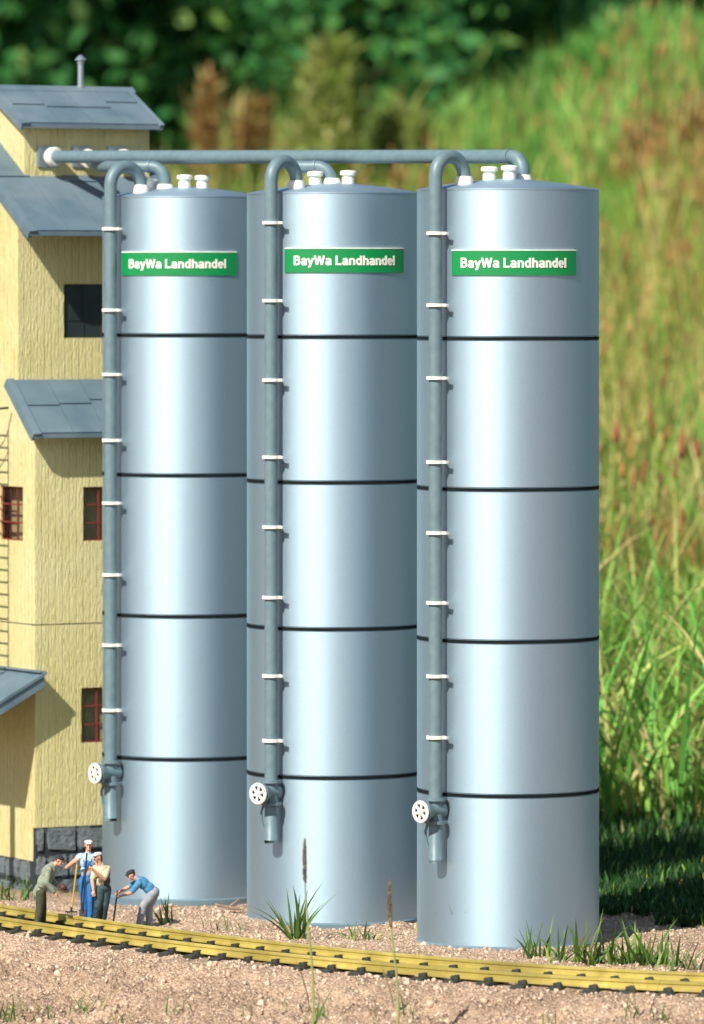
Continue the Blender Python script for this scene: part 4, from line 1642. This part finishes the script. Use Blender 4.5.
def person(lab, X, Y, z, J, face, mats, cap=None, moustache=False, sleeves='long', bib=None, vest=None, coat_hem=None, feet_dir=(0, -1, 0)):
    """J joints in human metres, figure-local (x right, y away from the viewer)"""
    t = empty('person', (X, Y, z))
    tag(t, lab, 'person', 'workmen beside the track')
    v = {k: Vector(p) for k, p in J.items()}
    fr = Vector(face).normalized()
    hq = rotm(fr)
    hd = v['head']
    I = Matrix.Identity(3).to_quaternion()
    across = (v['shR'] - v['shL']).normalized()
    spine = (v['neck'] - v['pelvis']).normalized()
    front = spine.cross(across).normalized()
    tq = Matrix((across, -front if False else spine.cross(across).normalized(), spine)).transposed().to_quaternion()
    chest = v['pelvis'].lerp(v['neck'], 0.68)
    belly = v['pelvis'].lerp(v['neck'], 0.32)
    P = []
    # head: skull, jaw, nose, ears, brow
    P += [('e', hd + hq @ Vector((0, 0.012, 0.02)), (0.076, 0.094, 0.100), hq), ('e', hd + hq @ Vector((0, -0.030, -0.05)), (0.054, 0.056, 0.066), hq),
          ('c', hd + hq @ Vector((0, -0.086, 0.016)), 0.010, hd + hq @ Vector((0, -0.110, -0.020)), 0.017),
          ('e', hd + hq @ Vector((0, -0.076, 0.030)), (0.050, 0.020, 0.014), hq),
          ('e', hd + hq @ Vector((0, -0.080, -0.085)), (0.026, 0.020, 0.020), hq),
          ('e', hd + hq @ Vector((0, -0.083, -0.052)), (0.026, 0.014, 0.009), hq)]
    for s_ in (-1, 1):
        P.append(('e', hd + hq @ Vector((s_ * 0.080, 0.008, 0.0)), (0.012, 0.022, 0.034), hq))
        P.append(('e', hd + hq @ Vector((s_ * 0.040, -0.062, -0.022)), (0.022, 0.020, 0.022), hq))
    P += [('c', v['neck'] - spine * 0.04, 0.064, hd + hq @ Vector((0, 0.012, -0.05)), 0.056)]
    P += [('e', chest, (0.165, 0.115, 0.20), tq), ('e', belly, (0.150, 0.115, 0.17), tq), ('c', v['shL'], 0.062, v['shR'], 0.062), ('e', v['pelvis'], (0.155, 0.115, 0.12), tq)]
    for s_ in 'LR':
        sh, el, ha = v['sh' + s_], v['el' + s_], v['ha' + s_]
        P += [('c', sh, 0.060, el, 0.046), ('c', el, 0.047, el.lerp(ha, 0.35), 0.046), ('c', el.lerp(ha, 0.35), 0.046, ha, 0.029)]
        pd = (ha - el).normalized()
        P += hand_prims(ha, pd, J.get('grip' + s_, (0, -1, -0.3)), -1 if s_ == 'L' else 1)
        hp_, kn, an = v['hip' + s_], v['kn' + s_], v['an' + s_]
        P += [('c', hp_, 0.095, kn, 0.062), ('c', kn, 0.062, kn.lerp(an, 0.35), 0.060), ('c', kn.lerp(an, 0.35), 0.060, an, 0.042)]
    body = fused('body', P, M['skin'], t, 0.0085, 2)
    # clothes
    th = 0.016
    top = [('e', chest, (0.165 + th, 0.118 + th, 0.19), tq), ('e', belly, (0.152 + th, 0.118 + th, 0.17), tq), ('c', v['shL'], 0.066 + th, v['shR'], 0.066 + th),
           ('c', chest, 0.11, v['neck'] + spine * 0.01, 0.075)]
    if coat_hem:
        top += [('e', chest, (0.20, 0.165, 0.22), tq), ('e', belly, (0.195, 0.165, 0.20), tq)]
        top += [('e', v['pelvis'] - spine * 0.02, (0.168 + th, 0.130 + th, 0.15), tq), ('c', v['pelvis'], 0.145, v['pelvis'] - spine * 0.10, 0.150)]
    for s_ in 'LR':
        sh, el, ha = v['sh' + s_], v['el' + s_], v['ha' + s_]
        if sleeves == 'long':
            top += [('c', sh, 0.064 + th, el, 0.052 + th), ('c', el, 0.052 + th, el.lerp(ha, 0.86), 0.036 + th)]
        elif sleeves == 'elbow':
            top += [('c', sh, 0.066 + th, sh.lerp(el, 0.78), 0.054 + th)]
        elif sleeves == 'short':
            top += [('c', sh, 0.062 + th, sh.lerp(el, 0.15), 0.058 + th)]
    fused('shirt' if not coat_hem else 'jacket', top, mats['top'], t, 0.011, 2)
    legs = [('e', v['pelvis'], (0.165 + th, 0.122 + th, 0.125), tq), ('c', v['pelvis'], 0.13, v['pelvis'] + spine * 0.08, 0.125)]
    for s_ in 'LR':
        hp_, kn, an = v['hip' + s_], v['kn' + s_], v['an' + s_]
        legs += [('c', hp_, 0.100 + th, kn, 0.074 + th), ('c', kn, 0.074 + th, an, 0.066 + th)]
        for k in range(3):      # folds
            q_ = kn.lerp(an, 0.15 + 0.28 * k)
            legs.append(('e', q_, (0.088, 0.088, 0.014), I))
    if bib:
        fr2 = J['front']
        fv = Vector(fr2)
        legs += [('e', chest - spine * 0.03 + fv * 0.035, (0.125, 0.115, 0.15), tq)]
        for s_ in 'LR':
            legs.append(('c', chest + fv * 0.10 + (v['sh' + s_] - v['neck']) * 0.45 + spine * 0.06, 0.026, v['sh' + s_].lerp(v['neck'], 0.45) + spine * 0.055, 0.024))
    fused('trousers' if not bib else 'dungarees', legs, mats['legs'], t, 0.011, 2)
    if vest:
        vs_ = [('e', chest - spine * 0.02 + Vector(J['front']) * -0.012, (0.175 + th, 0.126 + th, 0.185), tq), ('e', belly + Vector(J['front']) * -0.012, (0.160 + th, 0.128 + th, 0.17), tq)]
        fused('vest', vs_, vest, t, 0.012, 2)
    for s_ in 'LR':
        an = v['an' + s_]
        fd = Vector(feet_dir).normalized()
        fused('shoe', [('c', an + Vector((0, 0, -0.02)), 0.056, an - Vector((0, 0, 0.055)) - fd * 0.02, 0.046), ('c', an - Vector((0, 0, 0.055)), 0.046, an - Vector((0, 0, 0.062)) + fd * 0.15, 0.040)], M['shoe'], t, 0.012, 1)
    for s_ in (-1, 1):
        MB().lathe([(0.01, -0.4), (0.42, -0.2), (0.5, 0), (0.42, 0.25), (0.01, 0.4)], origin=(hd + hq @ Vector((s_ * 0.030, -0.0835, 0.010))) * HS, axis=hq @ Vector((0, -1, 0)), seg=10).build('eye', M['eye'], t, True)
    # hair and cap
    if cap:
        up = hq @ Vector((0, 0, 1))
        c0 = hd + hq @ Vector((0, 0.012, 0.062))
        fused('hair', [('e', hd + hq @ Vector((0, 0.035, 0.022)), (0.082, 0.080, 0.072), hq)], mats.get('hair', M['leather']), t, 0.012, 1)
        cp = [('e', c0 + hq @ Vector((0, 0.004, 0.012)), (0.098, 0.112, 0.048), hq), ('e', c0 + hq @ Vector((0, 0.006, -0.010)), (0.089, 0.104, 0.030), hq),
              ('e', c0 + hq @ Vector((0, -0.098, -0.012)), (0.066, 0.056, 0.011), hq)]
        fused('cap', cp, cap, t, 0.009, 1)
    if moustache:
        fused('moustache', [('c', hd + hq @ Vector((-0.034, -0.088, -0.044)), 0.009, hd + hq @ Vector((0, -0.100, -0.032)), 0.013), ('c', hd + hq @ Vector((0.034, -0.088, -0.044)), 0.009, hd + hq @ Vector((0, -0.100, -0.032)), 0.013)],
              M['leather'], t, 0.007, 1)
    return t


def stand(px, py, y0=-100.0):
    yy = y0
    while yy < 500:
        d = CAM_D + yy
        xx = (px - 352) * d / CAM_D
        if CAM_H + (295 - py) * d / CAM_D <= gz(xx, yy):
            break
        yy += 1.0
    return xx, yy


K = 0.0228      # human metres per pixel at the figures


def fj(px, py, dep, x0, yf):
    return ((px - x0) * K, dep, (yf - py) * K)


# A: man in a jacket, seen from the side, between the rails, looking down to the right
x0, yf = 42, 927
XA, YA = (x0 - 352) * 5.985 / 6.0, -15
JA = dict(pelvis=fj(41, 888, 0, x0, yf), neck=fj(52, 864.5, 0, x0, yf), head=fj(59, 860, -0.02, x0, yf),
          shL=fj(49, 868, 0.17, x0, yf), shR=fj(49, 868, -0.17, x0, yf), elL=fj(52, 881, 0.20, x0, yf), elR=fj(47, 881, -0.24, x0, yf),
          haL=fj(60, 887, 0.06, x0, yf), haR=fj(55, 891, -0.18, x0, yf), hipL=fj(41, 891, 0.09, x0, yf), hipR=fj(41, 891, -0.09, x0, yf),
          knL=fj(42.5, 907, 0.10, x0, yf), knR=fj(40, 907, -0.11, x0, yf), anL=fj(42, 923.5, 0.12, x0, yf), anR=fj(37.5, 923.5, -0.12, x0, yf),
          gripL=(0.3, -0.3, -0.9), gripR=(0.3, 0.3, -0.9), front=(0.9, 0, 0.4))
person('stooping workman in grey-green jacket and dark cap, standing between the rails', XA, YA, 8.0, JA, (0.86, -0.25, -0.42), {'top': M['jacket'], 'legs': M['olive']}, cap=M['capdark'], coat_hem=True, feet_dir=(1, -0.2, 0))
hat = MB()
hatc = Vector((XA, YA, 8.0)) + Vector(fj(62.5, 887, -0.02, x0, yf)) * HS
ho = empty('flat_hat', tuple(hatc))
tag(ho, 'dark brown felt hat held in the hand of the stooping man in the jacket', 'hat')
MB().lathe([(0.01, 4.0), (2.4, 3.8), (3.2, 2.6), (3.6, 0.4), (6.0, 0.2), (6.2, -0.4), (3.4, -0.5), (0.01, -0.4)], axis=(0.45, -0.35, 0.75), seg=24).build('crown', M['leather'], ho, True, 40)
MB().lathe([(3.5, 0.5), (3.75, 0.5), (3.65, 1.4), (3.4, 1.4)], axis=(0.45, -0.35, 0.75), seg=24, closed=True).build('hat_band', M['capdark'], ho, True, 40)

# B: tall man in blue dungarees leaning on a rake and a shovel, facing the viewer
x0, yf = 88, 923
XB, YB = stand(x0, yf, 25)
zB = gz(XB, YB)
JB = dict(pelvis=fj(87, 880, 0, x0, yf), neck=fj(88, 854.5, 0, x0, yf), head=fj(88.5, 845.5, -0.03, x0, yf),
          shL=fj(80, 857, 0.0, x0, yf), shR=fj(96, 857.5, 0.0, x0, yf), elL=fj(67, 867.5, -0.10, x0, yf), elR=fj(99, 870, -0.12, x0, yf),
          haL=fj(76.5, 860.0, -0.33, x0, yf), haR=fj(90, 869, -0.30, x0, yf), hipL=fj(83.2, 882, 0, x0, yf), hipR=fj(90.8, 882, 0, x0, yf),
          knL=fj(84.5, 900, -0.04, x0, yf), knR=fj(91, 900, -0.04, x0, yf), anL=fj(84, 919, 0, x0, yf), anR=fj(91, 919, 0, x0, yf),
          gripL=(0.3, 0.2, -0.9), gripR=(-0.2, 0.3, -0.9), front=(0, -1, 0))
person('tall workman in blue dungarees and white cap with bare arms, leaning on a rake', XB, YB, zB, JB, (0.12, -0.98, -0.05), {'top': M['paleblue'], 'legs': M['bluecloth']}, cap=M['capwhite'], sleeves='short', bib=True, feet_dir=(-0.1, -1, 0))

# C: shorter man with moustache, dark vest, arm on the neighbour's hand
x0, yf = 101, 925
XC, YC = (x0 - 352) * (CAM_D + YB - 14) / CAM_D, YB - 14
zC = gz(XC, YC)
JC = dict(pelvis=fj(103.5, 888, 0, x0, yf), neck=fj(101, 865.5, 0, x0, yf), head=fj(97.5, 857.0, -0.06, x0, yf),
          shL=fj(95.5, 868, -0.02, x0, yf), shR=fj(107.5, 869, 0.06, x0, yf), elL=fj(92.5, 880, -0.12, x0, yf), elR=fj(104.5, 878, -0.26, x0, yf),
          haL=fj(94, 890, -0.20, x0, yf), haR=fj(93.5, 867.5, -0.42, x0, yf), hipL=fj(100.5, 890, -0.03, x0, yf), hipR=fj(106.5, 890, 0.03, x0, yf),
          knL=fj(98, 905.5, -0.12, x0, yf), knR=fj(105, 905.5, -0.02, x0, yf), anL=fj(96, 920.5, -0.02, x0, yf), anR=fj(102.5, 921, 0.06, x0, yf),
          gripL=(-0.2, 0.3, -0.9), gripR=(-0.3, 0.5, -0.8), front=(-0.45, -0.89, 0))
person('moustached workman in brown vest, cream shirt and pale cap reaching to his neighbour', XC, YC, zC, JC, (-0.72, -0.69, -0.08), {'top': M['cream'], 'legs': M['teal']}, cap=M['capgrey'], moustache=True, sleeves='elbow', vest=M['vest'], feet_dir=(-0.5, -0.85, 0))

# D: bending man in a blue shirt working a tool
x0, yf = 145, 928
XD, YD = stand(x0, yf, -10)
zD = gz(XD, YD)
JD = dict(pelvis=fj(154, 892, 0, x0, yf), neck=fj(138, 878.5, -0.02, x0, yf), head=fj(131, 874.5, -0.05, x0, yf),
          shL=fj(139, 882, -0.17, x0, yf), shR=fj(140.5, 880.5, 0.17, x0, yf), elL=fj(131, 891.5, -0.22, x0, yf), elR=fj(128, 887.5, 0.16, x0, yf),
          haL=fj(121.5, 895, -0.08, x0, yf), haR=fj(119, 892, 0.06, x0, yf), hipL=fj(152.5, 893.5, -0.09, x0, yf), hipR=fj(154.5, 893.5, 0.09, x0, yf),
          knL=fj(143.5, 905, -0.14, x0, yf), knR=fj(148.5, 908, 0.12, x0, yf), anL=fj(139.5, 923.5, -0.13, x0, yf), anR=fj(149.5, 924, 0.12, x0, yf),
          gripL=(0.1, 0.5, -0.85), gripR=(0.1, -0.5, -0.85), front=(-0.6, 0, -0.8))
person('bending workman in blue shirt, grey trousers and black cap working a hand tool', XD, YD, zD, JD, (-0.86, -0.30, -0.42), {'top': M['midblue'], 'legs': M['greycloth']}, cap=M['capdark'], sleeves='elbow', feet_dir=(-1, -0.3, 0))


def fig_pt(px, py, Yd):
    d = CAM_D + Yd
    return Vector(((px - 352) * d / CAM_D, Yd, CAM_H + (295 - py) * d / CAM_D))


def tool(name, lab, cat, a, b, r, m, head):
    """a = top, b = bottom of the shaft"""
    t = empty(name, tuple(b))
    tag(t, lab, cat)
    L0 = a - b
    MB().tube([Vector((0, 0, 0)), L0 * 0.5, L0], r, 10).build('shaft', m, t, True)
    head(t)
    return t


def rake_head(t):
    mb = MB()
    mb.box(-6.2, 6.2, -0.7, 0.7, 1.0, 2.4, 0.2)
    for k in range(7):
        x = -5.7 + 1.9 * k
        mb.tube([(x, 0, 1.6), (x, -1.5, 0.6), (x, -2.6, -1.8)], 0.42, 6)
    mb.tube([(0, 0, 1.5), (0.3, 0, 6.5)], 1.15, 8)
    mb.build('rake_head', M['iron'], t, True, 40)


def shovel_head(t):
    mb = MB()
    mb.prism([(-3.4, 0, 6), (3.4, 0, 6), (3.2, -1.4, -1), (0, -2.0, -4), (-3.2, -1.4, -1)], (0, 0.9, 0))
    mb.build('blade', M['iron'], t)
    mb = MB()
    mb.tube([(0, 0, 5), (0, 0, 13)], 1.3, 8)
    mb.build('socket', M['iron'], t, True)


def pick_head(t):
    mb = MB()
    mb.tube([(-4.5, 0, -0.5), (0, 0, 2.0), (4.5, 0, -0.5)], [0.4, 1.3, 0.4], 8)
    mb.build('tamper_foot', M['iron'], t, True)


YT = YB - 15.5
tool('rake', 'yellow-handled rake held by the man in blue dungarees', 'rake', fig_pt(77.6, 860.0, YT), fig_pt(71.2, 913.5, YT), 0.95, M['wood'], rake_head)
tool('shovel', 'black-handled shovel in front of the man in blue dungarees', 'shovel', fig_pt(86.8, 853.0, YT - 3), fig_pt(82.6, 915.5, YT - 3), 0.95, M['iron'], shovel_head)
hg = tool('tamping_bar', 'short dark bar pushed into the soil by the bending workman', 'hand tool', fig_pt(117.5, 890.5, YD), fig_pt(113.2, 923.0, YD - 2), 0.9, M['iron'], pick_head)
